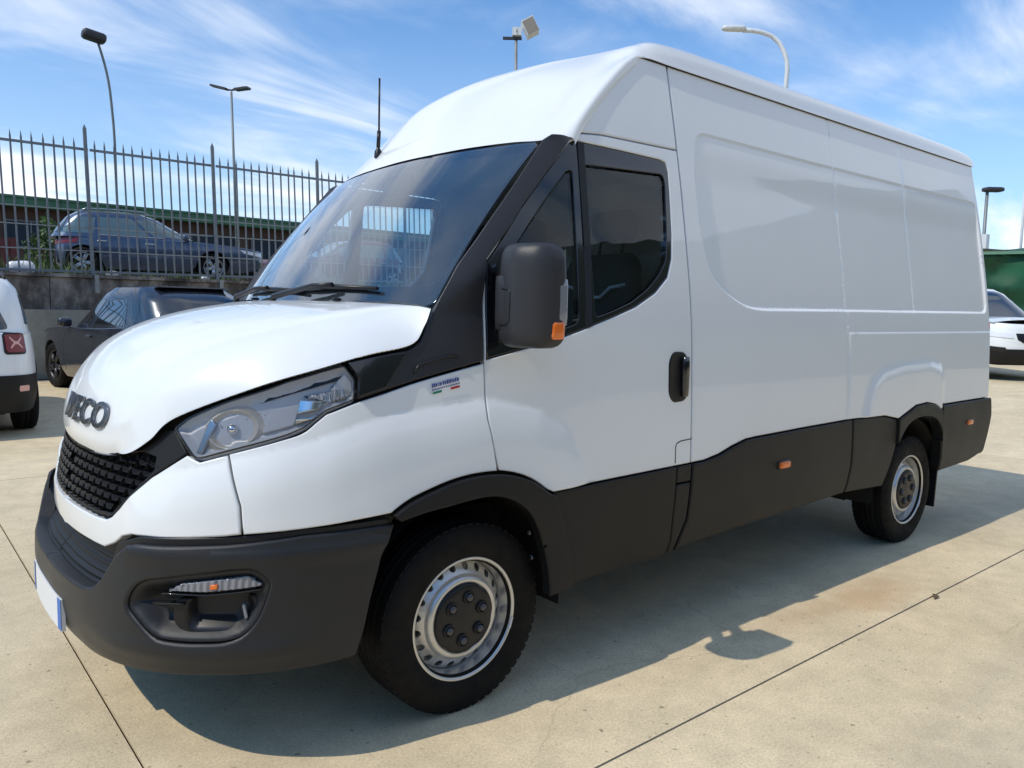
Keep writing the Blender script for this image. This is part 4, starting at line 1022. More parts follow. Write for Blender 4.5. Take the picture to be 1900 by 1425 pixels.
for y_, w in ((-.46, .50), (.20, .44), (.62, .44)):
    tilt = Matrix.Rotation(R(10), 3, 'Y'); X = .22
    def bw(P):
        Q = P.copy(); Q[:, 1] *= 1-.22*np.clip((P[:, 2]-.1)/.22, 0, 1)**1.5; Q[:, 0] += -.03*(np.abs(P[:, 1])/(w/2))**3*np.sign(.5-P[:, 0]); return np.array([tuple(tilt @ Vector(q)) for q in Q])
    V, F = rbox((.13, w, .66), .06, 12, bw, c=(.93+X, y_, 1.40)); seat = mesh('seat', V, F, M['seat'], van)
    V, F = rbox((.50, w, .16), .06, 8, c=(.72+X, y_, 1.06)); mesh('seat_cushion', V, F, M['seat'], seat)
    V, F = rbox((.10, .27, .15), .045, 8, c=(1.02+X, y_, 1.865)); mesh('headrest', V, F, M['seat'], seat)
    for d_ in (-.075, .075):
        mb = MB(); mb.tube([(.985+X, y_+d_, 1.69), (1.01+X, y_+d_, 1.82)], .008, 6); mb.build('headrest_post', M['black'], seat)
    mb = MB(); hw = w/2-.045
    mb.tube([(.885+X, y_-hw, 1.575), (.868+X, y_-hw*.6, 1.560), (.858+X, y_-hw*.35, 1.515), (.858+X, y_+hw*.35, 1.515), (.868+X, y_+hw*.6, 1.560), (.885+X, y_+hw, 1.575)], .009, 6); mb.build('seat_piping', M['piping'], seat)
V, F = rbox((.03, .24, .10), .012, 6, c=(.30, .02, 2.0)); mesh('interior_mirror', V, F, M['black'], van)
#PART3
# ================================================================== BACKGROUND VEHICLES
class Loop:
    """closed plan outline (rounded rectangle) whose size varies with height; parameter s = metres round the outline, starting at the rear middle, going along the left side to the front"""
    def __init__(s, zs, rear, front, half, n=4.5, zref=None):
        s.zs, s.r, s.f, s.h, s.n = zs, rear, front, half, n
        th = np.linspace(0, 2*np.pi, 1441); P = s.raw(th, np.full(1441, zref if zref is not None else zs[len(zs)//2]))
        d = np.r_[0, np.cumsum(np.hypot(*np.diff(P[:, :2], axis=0).T))]; s.th, s.d, s.L = th, d, d[-1]; s.xr = P[:, 0]
    def raw(s, th, z):
        r_, f_, h_ = (nspline(s.zs, q, z) for q in (s.r, s.f, s.h)); c = -np.cos(th); w = np.sin(th); e = 2/s.n
        c = np.sign(c)*np.abs(c)**e; w = np.sign(w)*np.abs(w)**e
        return np.stack([(f_+r_)/2+(f_-r_)/2*c, h_*w, z], -1)
    def __call__(s, q, z): return s.raw(np.interp(np.asarray(q) % s.L, s.d, s.th), np.asarray(z, float))
    def at(s, x, left=True):
        """s of the side at length position x"""
        k = len(s.th)//2; a = np.interp(x, s.xr[:k+1], s.d[:k+1]); return a if left else s.L-a
def rev(fn):  # parameters run clockwise seen from outside: mirror s so that normals point out
    return lambda a, z: fn(-np.asarray(a), z)
def car(name, label, loc, rz, sp, group=None):
    """sp: dict of outline tables; local x forward, y left, z up"""
    root = thing(name, label, 'car', loc, rz, group)
    lo = Loop(sp['z'], sp['rear'], sp['front'], sp['half'], sp.get('n', 5), sp.get('zref'))
    f = rev(lo); top = lambda x: float(np.interp(x, sp['topx'], sp['topz']))
    # body side: unrolled outline with the wheel arches cut out
    ss = np.linspace(0, lo.L, 161); up_ = [(-q, top(lo(np.array([q]), np.array([1.0 if sp['z'][-1] >= 1 else sp['z'][-1]]))[0][0])) for q in ss]
    zb = sp['sill']; low = []
    for q in ss:
        low.append((-q, zb+sp.get('endlift', .06)*float(sstep(np.array((abs(lo(np.array([q]), np.array([.6]))[0][0]-(sp['front'][0]+sp['rear'][0])/2)-sp['L']*.36)/.4)))))
    def archcut(cx, left):
        c = lo.at(cx, left); return [(-(c+sp['arch']*math.cos(a)), sp['wr']+sp['arch']*math.sin(a)) for a in np.linspace(0, np.pi, 15)]
    bottom = [q for q in low]
    for cx in sp['wheels']:
        for left in (True, False):
            c = lo.at(cx, left); bottom = [q for q in bottom if abs(-q[0]-c) > sp['arch']+.01]; bottom += archcut(cx, left)
    bottom.sort(key=lambda q: -q[0])
    outl = [(q[0], q[1]) for q in bottom]+up_[::-1]
    outl[0] = (0., low[0][1]); outl = [q for i, q in enumerate(outl) if i == 0 or np.hypot(q[0]-outl[i-1][0], q[1]-outl[i-1][1]) > 1e-4]
    paint = sp['paint']
    bodyp = panel('body', f, outl, paint, root, grid=.10, step=.06, thick=.05, lip=.012, gap=0)
    def over(nm, pts, m, off=.006, parent=None, fn=None, **kw): return panel(nm, fn or f, pts, m, parent or root, off=off, thick=.01, lip=.003, gap=0, grid=.06, step=.05, **kw)
    # bonnet and deck
    xs = np.linspace(sp['rear'][-1]+.02, sp['front'][-1]-.02, 40); G_ = []
    for x in xs:
        z = top(x); q = lo.at(x); e = abs(lo(np.array([q]), np.array([z]))[0][1])-.006
        G_.append([(x, e*t, z+sp.get('crown', .035)*(1-t*t)-.004) for t in np.linspace(1, -1, 13)])
    gridmesh('bonnet', np.array(G_), paint, root, flip=False)
    # cabin
    gh = Loop(sp['gz'], sp['grear'], sp['gfront'], sp['ghalf'], sp.get('gn', 5), sp['gz'][-1]*.5+sp['gz'][0]*.5); g = rev(gh); zt = sp['gz'][-1]
    panel('cabin', g, [(-q, sp['gz'][0]) for q in np.linspace(0, gh.L, 120)]+[(-q, zt) for q in np.linspace(gh.L, 0, 120)], sp.get('pillar', paint), root, grid=.10, step=.06, thick=.0, lip=.002, gap=0)
    rg = []
    for k in np.linspace(1, 0, 9):
        ring = gh(np.linspace(0, gh.L, 73), np.full(73, zt)); c = np.array([(sp['grear'][-1]+sp['gfront'][-1])/2, 0, zt])
        rg.append(c+(ring-c)*k+np.array([0, 0, sp.get('roofcrown', .05)*(1-k**2)]))
    rf = gridmesh('roof', np.array(rg), paint, root, flip=False)
    for nm, x0, x1, z0, z1, sl0, sl1 in sp['windows']:
        for left in (True, False):
            a, b = gh.at(x0, left), gh.at(x1, left)
            c, d = gh.at(x0+sl0, left), gh.at(x1+sl1, left)
            over(nm, roundc([(-a, z0), (-b, z0), (-d, z1), (-c, z1)], .03), M[sp.get('wm', 'carglass')], .005, fn=g)
    ww = sp['ghalf'][0]*sp.get('rww', .80)
    for nm, c0 in (('rear_window', 0.), ('windscreen', gh.L/2)):
        z0, z1 = (sp['rwz'] if nm == 'rear_window' else (sp['gz'][0]+.05, zt-.05))
        w0_, w1_ = ww, ww*sp['ghalf'][-1]/sp['ghalf'][0]
        over(nm, roundc([(-(c0-w0_), z0), (-(c0+w0_), z0), (-(c0+w1_), z1), (-(c0-w1_), z1)], .06), M['carglass'], .006, fn=g)
    if 'trim' in sp:
        for left in (True, False):
            pts = [gh(np.array([gh.at(x, left)]), np.array([z]))[0]*np.array([1, 1.012, 1]) for x, z in sp['trim']]
            mb_ = MB(); mb_.tube(pts, .012, 6); mb_.build('window_trim', M['satin'], root)
    if 'rails' in sp:
        for sg in (-1, 1):
            x0, x1 = sp['rails']; y_ = sp['ghalf'][-1]*.92; mb_ = MB()
            mb_.tube([(x0, sg*y_, zt+.0), (x0+.12, sg*y_, zt+.055), ((x0+x1)/2, sg*y_, zt+.065), (x1-.12, sg*y_, zt+.05), (x1, sg*y_, zt)], .014, 6); mb_.build('roof_rail', sp.get('railm', M['black']), root)
    # lower dark trim
    if 'clad' in sp:
        z0, z1 = sp['clad']
        for a, b in ((lo.at(sp['wheels'][0]+sp['arch']+.02), lo.at(sp['wheels'][1]-sp['arch']-.02)), (lo.at(sp['wheels'][1]-sp['arch']-.02, False), lo.at(sp['wheels'][0]+sp['arch']+.02, False))):
            over('sill_trim', [(-a, z0), (-b, z0), (-b, z1), (-a, z1)], M['plastic'], .008)
        rq = lo.at(sp['wheels'][0]-sp['arch']-.03); fq = lo.at(sp['wheels'][1]+sp['arch']+.03)
        over('rear_bumper', [(-rq, z0+.03), (rq, z0+.03), (rq, sp.get('bz', z1)), (-rq, sp.get('bz', z1))][::-1], M['plastic'], .012)
        over('front_bumper', [(-fq, z0+.03), (-(lo.L-fq), z0+.03), (-(lo.L-fq), sp.get('fz', z1)), (-fq, sp.get('fz', z1))], M['plastic'], .012)
        for cx in sp['wheels']:
            for left in (True, False):
                c = lo.at(cx, left); A = [(-(c+(sp['arch']+.055)*math.cos(a)), sp['wr']+(sp['arch']+.055)*math.sin(a)) for a in np.linspace(0, np.pi, 15)]
                B = [(-(c+(sp['arch']+.004)*math.cos(a)), sp['wr']+(sp['arch']+.004)*math.sin(a)) for a in np.linspace(np.pi, 0, 15)]
                over('arch_trim', A+B, M['plastic'], .010)
    for nm, pts, m, off in sp.get('extras', []):
        over(nm, pts(lo), m, off)
    # door gaps as fine dark strips, handles
    for x in sp.get('gaps', []):
        for left in (True, False):
            a = lo.at(x, left); over('door_gap', [(-a-.006, sp['sill']+.12), (-a+.006, sp['sill']+.12), (-a+.006, top(x)-.01), (-a-.006, top(x)-.01)], M['black'], .001)
    for x in sp.get('handles', []):
        for left in (True, False):
            p_ = lo(np.array([lo.at(x, left)]), np.array([top(x)-.12]))[0]; V, F = rbox((.20, .035, .035), .012, 5, c=p_+np.array([0, .012 if left else -.012, 0])); mesh('door_handle', V, F, sp.get('handlem', paint), root)
    for sg in (-1, 1):
        x = sp['mirror']; V, F = rbox((.14, .20, .15), .055, 7, c=(x, sg*(sp['half'][-1]+.07), top(x)+.08)); mm_ = mesh('door_mirror', V, F, sp.get('mirm', paint), root)
    # underside and wheel housings
    mb_ = MB(); mb_.box(((sp['front'][0]+sp['rear'][0])/2, 0, sp['sill']+.10), (sp['L']*.86, sp['half'][0]*1.3, .22)); mb_.box(((sp['wheels'][0]+sp['wheels'][1])/2, 0, .6), (sp['wheels'][1]-sp['wheels'][0]-.75, sp['half'][0]*1.8, .7)); mb_.box(((sp['wheels'][0]+sp['wheels'][1])/2, 0, .62), (sp['wheels'][1]-sp['wheels'][0]+1.0, 1.15, .6)); mb_.build('floor_pan', M['dark'], root)
    # wheels
    wr = sp['wr']; first = None
    for cx in sp['wheels']:
        for sg in (-1, 1):
            if first is None:
                t_ = MB(); ww_ = .105
                t_.lathe([(wr*.66, -ww_*.8), (wr*.70, -ww_), (wr*.85, -ww_*1.06), (wr*.96, -ww_*.95), (wr, -ww_*.70), (wr, -.03), (wr*.975, -.028), (wr*.975, -.018), (wr, -.016), (wr, .016), (wr*.975, .018), (wr*.975, .028), (wr, .03), (wr, ww_*.7), (wr*.96, ww_*.95), (wr*.85, ww_*1.06), (wr*.66, ww_*.8)], 40)
                r_ = MB(); r_.lathe([(wr*.67, -ww_*.85), (wr*.645, -ww_*.88), (wr*.60, -ww_*.55), (wr*.58, 0), (wr*.58, ww_*.8)], 40); r_.lathe([(wr*.2, -ww_*.62), (wr*.12, -ww_*.72), (0, -ww_*.74)], 24)
                for k in range(sp.get('spokes', 5)):
                    a = 2*math.pi*k/sp.get('spokes', 5)
                    for da in (-.12, .12):
                        p0 = Vector((wr*.16*math.cos(a+da*2), -ww_*.66, wr*.16*math.sin(a+da*2))); p1 = Vector((wr*.63*math.cos(a+da), -ww_*.62, wr*.63*math.sin(a+da))); r_.tube([p0, p1], [.030, .020], 6)
                d_ = MB(); d_.lathe([(wr*.60, -ww_*.25), (0, -ww_*.25)], 24)
                first = t_.build('wheel', M['rubber'], root); first.location = (cx, -sp['track'], wr); r_.build('rim', sp.get('rimm', M['steel']), first); d_.build('brake_disc', M['dark'], first)
                w_ = first
            else: w_ = copy_tree(first, root)
            w_.location = (cx, sg*sp['track'], wr); w_.rotation_euler = (0, R(rng.integers(0, 70)), 0 if sg < 0 else math.pi)
            if w_.rotation_euler.z: pass
    return root, lo, gh, over
M['carglass'] = mat('car window', (.010, .014, .018), .03, coat=1, spec=.8)
M['estglass'] = mat('pale car window', (.10, .15, .155), .06, coat=1, spec=.8)  # panes coloured pale in place of bright sky reflected and seen through
M['rimdark'] = mat('dark alloy', (.06, .06, .065), .4, metal=.7)
M['paintdark'] = mat('dark slate paint', (.024, .029, .042), .22, metal=.3, coat=1, coatr=.02)
M['paintblue'] = mat('blue grey paint', (.062, .088, .15), .25, metal=.4, coat=1, coatr=.02)
M['paintred'] = mat('dark red paint', (.13, .015, .025), .3, coat=1)
M['tailred'] = mat('tail lamp', (.20, .012, .014), .25, coat=.3)
M['tailpink'] = mat('tail lamp pattern', (.75, .42, .38), .3)

# --- white crossover at the left edge, seen from behind
sp = dict(L=4.2, z=[.2, .35, .6, .85, 1.02, 1.12], rear=[-2.0, -2.07, -2.10, -2.07, -2.03, -2.0], front=[1.95, 2.08, 2.12, 2.10, 2.05, 1.95], half=[.84, .885, .905, .90, .885, .872], zref=.7,
          topx=[-2.1, -1.0, .2, 1.0, 1.7, 2.1], topz=[1.10, 1.09, 1.05, 1.04, 1.0, .92], sill=.24, arch=.40, wr=.345, wheels=[-1.32, 1.25], track=.78, n=6,
          gz=[1.06, 1.25, 1.45, 1.60, 1.665], grear=[-2.0, -1.95, -1.87, -1.76, -1.66], gfront=[1.0, .72, .45, .25, .12], ghalf=[.865, .83, .785, .735, .68], gn=5,
          windows=[('side_window', -1.15, -.30, 1.14, 1.52, .1, 0), ('side_window', -.22, .62, 1.14, 1.52, 0, -.3), ('quarter_window', -1.70, -1.25, 1.18, 1.50, .08, .06)], rwz=(1.13, 1.57), rww=.66,
          paint=M['white'], clad=(.24, .56), bz=.66, fz=.62, gaps=[-.25, .70], handles=[-.95, -.05], mirror=.62, rails=(-1.5, .1), mirm=M['black'], rimm=M['satin'])
def box_s(lo, s0, s1, z0, z1): return roundc([(-s0, z0), (-s1, z0), (-s1, z1), (-s0, z1)], .04)
def rear_lamp(lo, s0, s1, z0, z1): return lambda l: roundc([(-s0, z0), (-s0, z1), (-s1, z1), (-s1, z0)], .05)
sp['extras'] = []
for sg in (-1, 1):
    c = sg*.66
    sp['extras'] += [('tail_light', (lambda c: (lambda l: roundc([(-c-.12, .875), (-c+.12, .875), (-c+.12, 1.10), (-c-.12, 1.10)], .04)))(c), M['black'], .008), ('tail_lens', (lambda c: (lambda l: roundc([(-c-.10, .895), (-c+.10, .895), (-c+.10, 1.08), (-c-.10, 1.08)], .035)))(c), M['tailred'], .020),
      ('reflector', (lambda c: (lambda l: roundc([(-c-.06, .49), (-c+.06, .49), (-c+.06, .55), (-c-.06, .55)], .015)))(sg*.72), M['tailpink'], .016)]
    for d in (-1, 1):
        sp['extras'].append(('tail_lens_bar', (lambda c, d: (lambda l: [(-c-.06, .992-d*.055-.010), (-c-.015, .992-.016), (-c+.015, .992-.016), (-c+.06, .992+d*.055-.010), (-c+.06, .992+d*.055+.010), (-c+.015, .992+.016), (-c-.015, .992+.016), (-c-.06, .992-d*.055+.010)]))(c, d), M['tailpink'], .0235+.002*(d > 0)))
r1, *_ = car('crossover_car', 'white crossover seen from behind, cut off by the left edge of the photo', (-1.06, 8.42, 0), R(90), sp)
# --- dark SUV between the crossover and the wall
sp = dict(L=4.65, z=[.2, .35, .6, .85, 1.0, 1.08], rear=[-2.2, -2.28, -2.32, -2.27, -2.20, -2.12], front=[2.12, 2.27, 2.32, 2.28, 2.18, 2.05], half=[.86, .915, .945, .935, .915, .90], zref=.7,
          topx=[-2.3, -1.4, -.4, .9, 1.6, 2.3], topz=[1.08, 1.08, 1.03, 1.02, .98, .82], sill=.22, arch=.42, wr=.375, wheels=[-1.42, 1.40], track=.81, n=4.2,
          gz=[1.0, 1.2, 1.40, 1.56, 1.655], grear=[-2.2, -2.08, -1.88, -1.66, -1.40], gfront=[1.05, .70, .35, .10, -.15], ghalf=[.89, .835, .77, .71, .635], gn=4,
          windows=[('side_window', -1.22, -.36, 1.09, 1.46, .12, 0), ('side_window', -.28, .66, 1.09, 1.46, 0, -.42), ('quarter_window', -1.68, -1.30, 1.14, 1.43, .14, .10)], rwz=(1.14, 1.50),
          paint=M['paintdark'], gaps=[-.32, .78], handles=[-1.1, -.1], mirror=.62, rimm=M['rimdark'], roofcrown=.045)
sp['half'] = [q*1.05 for q in sp['half']]; sp['ghalf'] = [q*1.06 for q in sp['ghalf']]; sp['rww'] = .86
sp['extras'] = [(nm, f_, m_, o_) for sg in (-1, 1) for nm, f_, m_, o_ in (('tail_light', (lambda sg: (lambda l: [(-sg*.55, .93), (-sg*.55, .985), (-sg*.85, 1.02), (-sg*1.10, 1.035), (-sg*1.16, .99), (-sg*.95, .935)][::1 if sg > 0 else -1]))(sg), M['red'], .010),)]
sp['extras'].append(('rear_bumper', lambda l: [(-1.3, .30), (1.3, .30), (1.3, .46), (-1.3, .46)], M['plastic'], .01))
r2, lo2, gh2, over2 = car('suv_car', 'dark grey SUV seen from behind, parked between the white crossover and the concrete wall', (1.92, 10.45, 0), R(101), sp)
mb = MB(); mb.box((-1.40, 0, 1.650), (.26, 1.10, .018), Matrix.Rotation(R(9), 3, 'Y')); mb.build('roof_spoiler', M['paintdark'], r2)
# --- blue grey estate on the upper yard behind the fence
sp = dict(L=4.85, z=[.2, .35, .55, .75, .88, .96], rear=[-1.80, -1.87, -1.9, -1.88, -1.85, -1.82], front=[2.50, 2.64, 2.68, 2.64, 2.54, 2.40], half=[.84, .90, .925, .92, .90, .885], zref=.6,
          topx=[-2.0, -1.3, 0, 1.0, 1.8, 2.3, 2.7], topz=[.96, .95, .92, .91, .86, .79, .70], sill=.20, arch=.385, wr=.335, wheels=[-1.33, 1.42], track=.79, n=4.5, crown=.06,
          gz=[.90, 1.06, 1.25, 1.42, 1.50], grear=[-1.96, -1.86, -1.72, -1.56, -1.42], gfront=[1.18, .85, .50, .20, -.05], ghalf=[.87, .82, .755, .70, .64], gn=4.2,
          wm='estglass', windows=[('side_window', -1.02, -.18, .975, 1.37, .04, 0), ('side_window', -.10, .84, .975, 1.37, 0, -.56), ('quarter_window', -1.68, -1.10, .985, 1.35, .22, .04)], rwz=(1.0, 1.38),
          paint=M['paintblue'], gaps=[-.18, .92], handles=[-.95, .05], mirror=.80, rails=(-1.35, .05), railm=M['satin'], rimm=M['satin'], handlem=M['satin'],
          trim=[(-1.42, 1.40), (-1.74, .965), (-1.0, .96), (.0, .955), (.90, .95)])
sp['extras'] = [('headlight', (lambda sg: (lambda l: [(-(l.L/2+sg*.62), .62), (-(l.L/2+sg*1.15), .70), (-(l.L/2+sg*1.20), .78), (-(l.L/2+sg*.62), .72)][::1 if sg > 0 else -1]))(sg), M['clear'], .008) for sg in (-1, 1)]
sp['extras'] += [('tail_light', (lambda sg: (lambda l: [(-sg*.45, .72), (-sg*.45, .88), (-sg*1.1, .90), (-sg*1.05, .76)][::1 if sg < 0 else -1]))(sg), M['tailred'], .008) for sg in (-1, 1)]
r3, *_ = car('estate_car', 'blue grey estate car with roof rails, parked on the upper yard behind the fence', (3.64, 17.14, 1.96), R(-10), sp)
# --- dark red hatchback further along, half hidden by the van
sp = dict(sp); sp.update(paint=M['paintred'], rails=None); sp.pop('rails'); sp.pop('trim')
r4, *_ = car('hatchback_car', 'dark red car on the upper yard, mostly hidden behind the windscreen of the van', (10.15, 19.6, 1.98), R(184), sp)
# --- white SUV at the right edge
sp = dict(L=4.55, z=[.25, .40, .62, .85, 1.02, 1.12], rear=[-2.12, -2.2, -2.25, -2.22, -2.16, -2.1], front=[2.08, 2.22, 2.27, 2.24, 2.16, 2.02], half=[.86, .90, .925, .92, .905, .89], zref=.7,
          topx=[-2.2, -1.0, .3, 1.0, 1.7, 2.2], topz=[1.12, 1.10, 1.08, 1.08, 1.07, 1.0], sill=.26, arch=.42, wr=.36, wheels=[-1.34, 1.32], track=.80, n=4.4, crown=.055,
          gz=[1.06, 1.25, 1.45, 1.62, 1.69], grear=[-2.12, -2.02, -1.86, -1.68, -1.5], gfront=[1.15, .85, .52, .22, 0], ghalf=[.88, .835, .775, .72, .66], gn=4.5,
          windows=[('side_window', -1.15, -.30, 1.14, 1.52, .1, 0), ('side_window', -.22, .70, 1.14, 1.52, 0, -.4)], rwz=(1.17, 1.55), paint=M['white'], clad=(.26, .52), bz=.60, fz=.55, gaps=[-.26, .84], handles=[-1.0, -.02], mirror=.70, rimm=M['satin'])
sp['extras'] = []
for sg in (-1, 1):
    sp['extras'] += [('headlight', (lambda sg: (lambda l: [(-(l.L/2+sg*.50), .74), (-(l.L/2+sg*1.0), .78), (-(l.L/2+sg*1.12), .90), (-(l.L/2+sg*.52), .83)][::1 if sg > 0 else -1]))(sg), M['clear'], .010), ('fog_lamp', (lambda sg: (lambda l: [(-(l.L/2+sg*.62), .50), (-(l.L/2+sg*.9), .52), (-(l.L/2+sg*.9), .60), (-(l.L/2+sg*.62), .58)][::1 if sg > 0 else -1]))(sg), M['black'], .014)]
sp['extras'] += [('grille', lambda l: [(-(l.L/2+.47), .83), (-(l.L/2-.47), .83), (-(l.L/2-.44), .72), (-(l.L/2-.30), .64), (-(l.L/2+.30), .64), (-(l.L/2+.44), .72)][::-1], M['black'], .010), ('number_plate', lambda l: [(-(l.L/2+.26), .50), (-(l.L/2-.26), .50), (-(l.L/2-.26), .61), (-(l.L/2+.26), .61)][::-1], M['plate'], .016)]
r5, *_ = car('suv_car', 'white SUV facing the camera at the right edge, in front of the green tarpaulin', (17.95, 4.10, .235), R(232), sp)
r5.scale = (1.12, 1.12, 1.12)

# ================================================================== WALL, UPPER YARD, FENCE, BUILDING
M['wall'] = graded('stained concrete', [(.34, (.03, .028, .026)), (.47, (.10, .09, .083)), (.55, (.20, .18, .165)), (.66, (.34, .31, .28))], 2.6, 9, .9, .4, stretch=(1, 1, .55))
M['walllow'] = graded('pale concrete', [(.3, (.24, .23, .19)), (.7, (.38, .365, .30))], 2.5, 6, .9, .25)
M['yard'] = graded('yard soil', [(.3, (.13, .115, .085)), (.7, (.24, .22, .17))], 1.2, 6, .95, .4)
def fy(x): return 13.2+.048*x
FA = math.atan(.048)
def wallbox(name, x0, x1, z0, z1, t, m, front=0., parent=None):
    mb_ = MB(); n = Vector((-math.sin(FA), math.cos(FA), 0)); a = Vector((x0, fy(x0), 0)); b = Vector((x1, fy(x1), 0))
    mb_.box(((a+b)/2+n*(t/2+front)+Vector((0, 0, (z0+z1)/2))), ((b-a).length, t, z1-z0), Matrix.Rotation(FA, 3, 'Z')); return mb_.build(name, m, parent)
wall = thing('retaining_wall', 'stained grey concrete retaining wall with a paler foot, below the spiked fence', 'wall', (4, fy(4), 0))
def under(o, root): o.parent = root; o.matrix_parent_inverse = Matrix.Translation(root.location).inverted() if root.rotation_euler.z == 0 else root.matrix_basis.inverted(); return o
xw = list(np.arange(-17.0, 40, 3.0))
for a, b in zip(xw[:-1], xw[1:]):
    under(wallbox('wall_panel', a+.006, b-.006, 1.27, 1.86+.004*((int(a) % 3)-1), .30, M['wall'], .02), wall)
under(wallbox('wall_foot', -17, 37, 0, 1.268, .42, M['walllow'], -.05), wall)
under(wallbox('wall_coping', -17, 37, 1.868, 1.93, .40, M['wall'], -.03), wall)
V = [(-60, fy(-60)+.3, 1.915), (90, fy(90)+.3, 1.915), (90, 90, 1.95), (-60, 90, 1.95)]
tag(mesh('upper_yard', V, [(0, 1, 2, 3)], M['yard'], smooth=False), kind='structure')

fence = thing('metal_fence', 'tall grey steel fence with spiked pickets on top of the retaining wall', 'fence', (1.68, fy(1.68), 1.93))
LEAN = Matrix.Rotation(R(-1.55), 3, 'Y')
def fput(o, x, z=1.93, dy=.12): o.parent = fence; o.matrix_parent_inverse = Matrix.Translation(fence.location).inverted(); o.location = (x, fy(x)+dy, z+.011*(x-1.7)); o.rotation_euler = (0, R(-1.55), FA); return o
pk = MB(); pk.box((0, 0, 1.20), (.030, .016, 2.40)); pk.add([(-.013, -.007, 2.40), (.013, -.007, 2.40), (.013, .007, 2.40), (-.013, .007, 2.40), (0, 0, 2.52)], [(0, 1, 4), (1, 2, 4), (2, 3, 4), (3, 0, 4)])
pm = pk.build('picket', M['galv'])
ps = MB(); ps.box((0, 0, 1.25), (.058, .045, 2.85)); ps.add([(-.029, -.0225, 2.675), (.029, -.0225, 2.675), (.029, .0225, 2.675), (-.029, .0225, 2.675), (0, 0, 2.76)], [(0, 1, 4), (1, 2, 4), (2, 3, 4), (3, 0, 4)])
pp = ps.build('fence_post', M['galv'])
for k in range(-4, 9):
    mb = MB(); xp = 1.77+2.36*k; mb.box((xp, fy(xp)-.055, 1.76), (.075, .045, .34), Matrix.Rotation(FA, 3, 'Z')); o = mb.build('post_foot', M['galvl']); o.parent = fence; o.matrix_parent_inverse = Matrix.Translation(fence.location).inverted()
p0 = pm; q0 = pp; first = True
for k in range(-6, 12):
    xp = 1.73+2.36*k
    o = q0 if first else q0.copy()
    if not first: C.objects.link(o)
    fput(o, xp, dy=.05)
    for j in range(1, 14):
        o = p0 if first else p0.copy()
        if not first: C.objects.link(o)
        fput(o, xp+2.36*j/14+rng.normal(0, .004)); o.rotation_euler = (0, R(-1.55)+rng.normal(0, .004), FA); first = False
    a, b = Vector((xp, fy(xp)+.10, 0)), Vector((xp+2.36, fy(xp+2.36)+.10, 0))
    for z, h_ in ((4.235, .045), (3.12, .02), (2.80, .02), (2.37, .02), (1.985, .045)):
        mb = MB(); sl = .011; mb.box((a+b)/2+Vector((0, 0, z+.011*((a.x+b.x)/2-1.7))), ((b-a).length-.03, .03 if h_ > .03 else .012, h_), Matrix.Rotation(FA, 3, 'Z') @ Matrix.Rotation(-sl, 3, 'Y'))
        o = mb.build('fence_rail', M['galv'] if h_ > .03 else M['galvl']); o.parent = fence; o.matrix_parent_inverse = Matrix.Translation(fence.location).inverted()
M['grass'] = mat('weeds', (.075, .115, .03), .8, var=.4, vscale=3)
V = []; F = []
for i in range(5200):
    x = rng.uniform(-6, 16); y = fy(x)+.45+abs(rng.normal(0, 1.3)); dens = math.sin(x*1.9)+math.sin(x*.7+1)+.6
    if dens < rng.uniform(-.8, 1.4): continue
    h_ = rng.uniform(.05, .34)*(1.2 if dens > 1 else .7); a = rng.uniform(0, 6.28); w = rng.uniform(.008, .025); dx, dy = math.cos(a)*w, math.sin(a)*w; lx, ly = rng.normal(0, .35, 2)*h_
    b = len(V); V += [(x-dx, y-dy, 1.92), (x+dx, y+dy, 1.92), (x+lx, y+ly, 1.92+h_)]; F.append((b, b+1, b+2))
tag(mesh('weeds', V, F, M['grass'], smooth=False), kind='stuff')
# shrub seen between the container and the estate
def shrub(name, label, c, r_, n, m, cat='shrub'):
    V = []; F = []
    for i in range(n):
        d = rng.normal(0, 1, 3); d /= np.linalg.norm(d); p_ = np.array(c)+d*np.array(r_)*rng.uniform(.45, 1.0)**.6*(1+.25*math.sin(5*d[0]+3*d[2]))
        a, b = rng.normal(0, 1, 3), rng.normal(0, 1, 3); a /= np.linalg.norm(a); b = np.cross(a, b); b /= np.linalg.norm(b); s = rng.uniform(.035, .08)
        k = len(V); V += [p_-a*s, p_+b*s*.5, p_+a*s, p_-b*s*.5]; F.append((k, k+1, k+2, k+3))
    t = thing(name, label, cat, (c[0], c[1], 1.93)); o = mesh('crown', np.array(V), F, m, smooth=False); under(o, t)
    mb_ = MB(); mb_.tube([(c[0], c[1], 1.92), (c[0]+.04, c[1], c[2])], [.04, .02], 6); under(mb_.build('stem', M['yard']), t)
M['leaf'] = mat('shrub leaves', (.07, .13, .03), .6, var=.45, vscale=2.5)
shrub('shrub', 'small light green shrub behind the fence between the red container and the estate', (2.2, 20.2, 2.75), (.55, .5, .75), 1500, M['leaf'])
shrub('shrub', 'low green bush behind the fence at the far left, in front of the brown sheds', (-.3, 18.0, 2.2), (.8, .5, .36), 1100, M['leaf'])
for x, y, z, s, nm, lb in ((.62, 13.75, 2.02, (.42, .30, .24), 'cement_sack', 'pale cement sack lying on top of the wall at the left behind the fence'), (2.15, 13.8, 1.98, (.22, .15, .10), 'rubble_stone', 'small pale stone lying under the tail of the estate on the wall top'), (3.95, 13.8, 1.97, (.16, .12, .08), 'plastic_scrap', 'tiny white scrap lying under the middle of the estate on the wall top')):
    V, F = rbox(s, min(s)*.48, 7, lambda P: P*(1+.12*np.sin(P[:, [1]]*21+P[:, [0]]*17)), c=(x, y, z)); tag(mesh(nm, V, F, M['clear']), lb, nm.split('_')[-1])

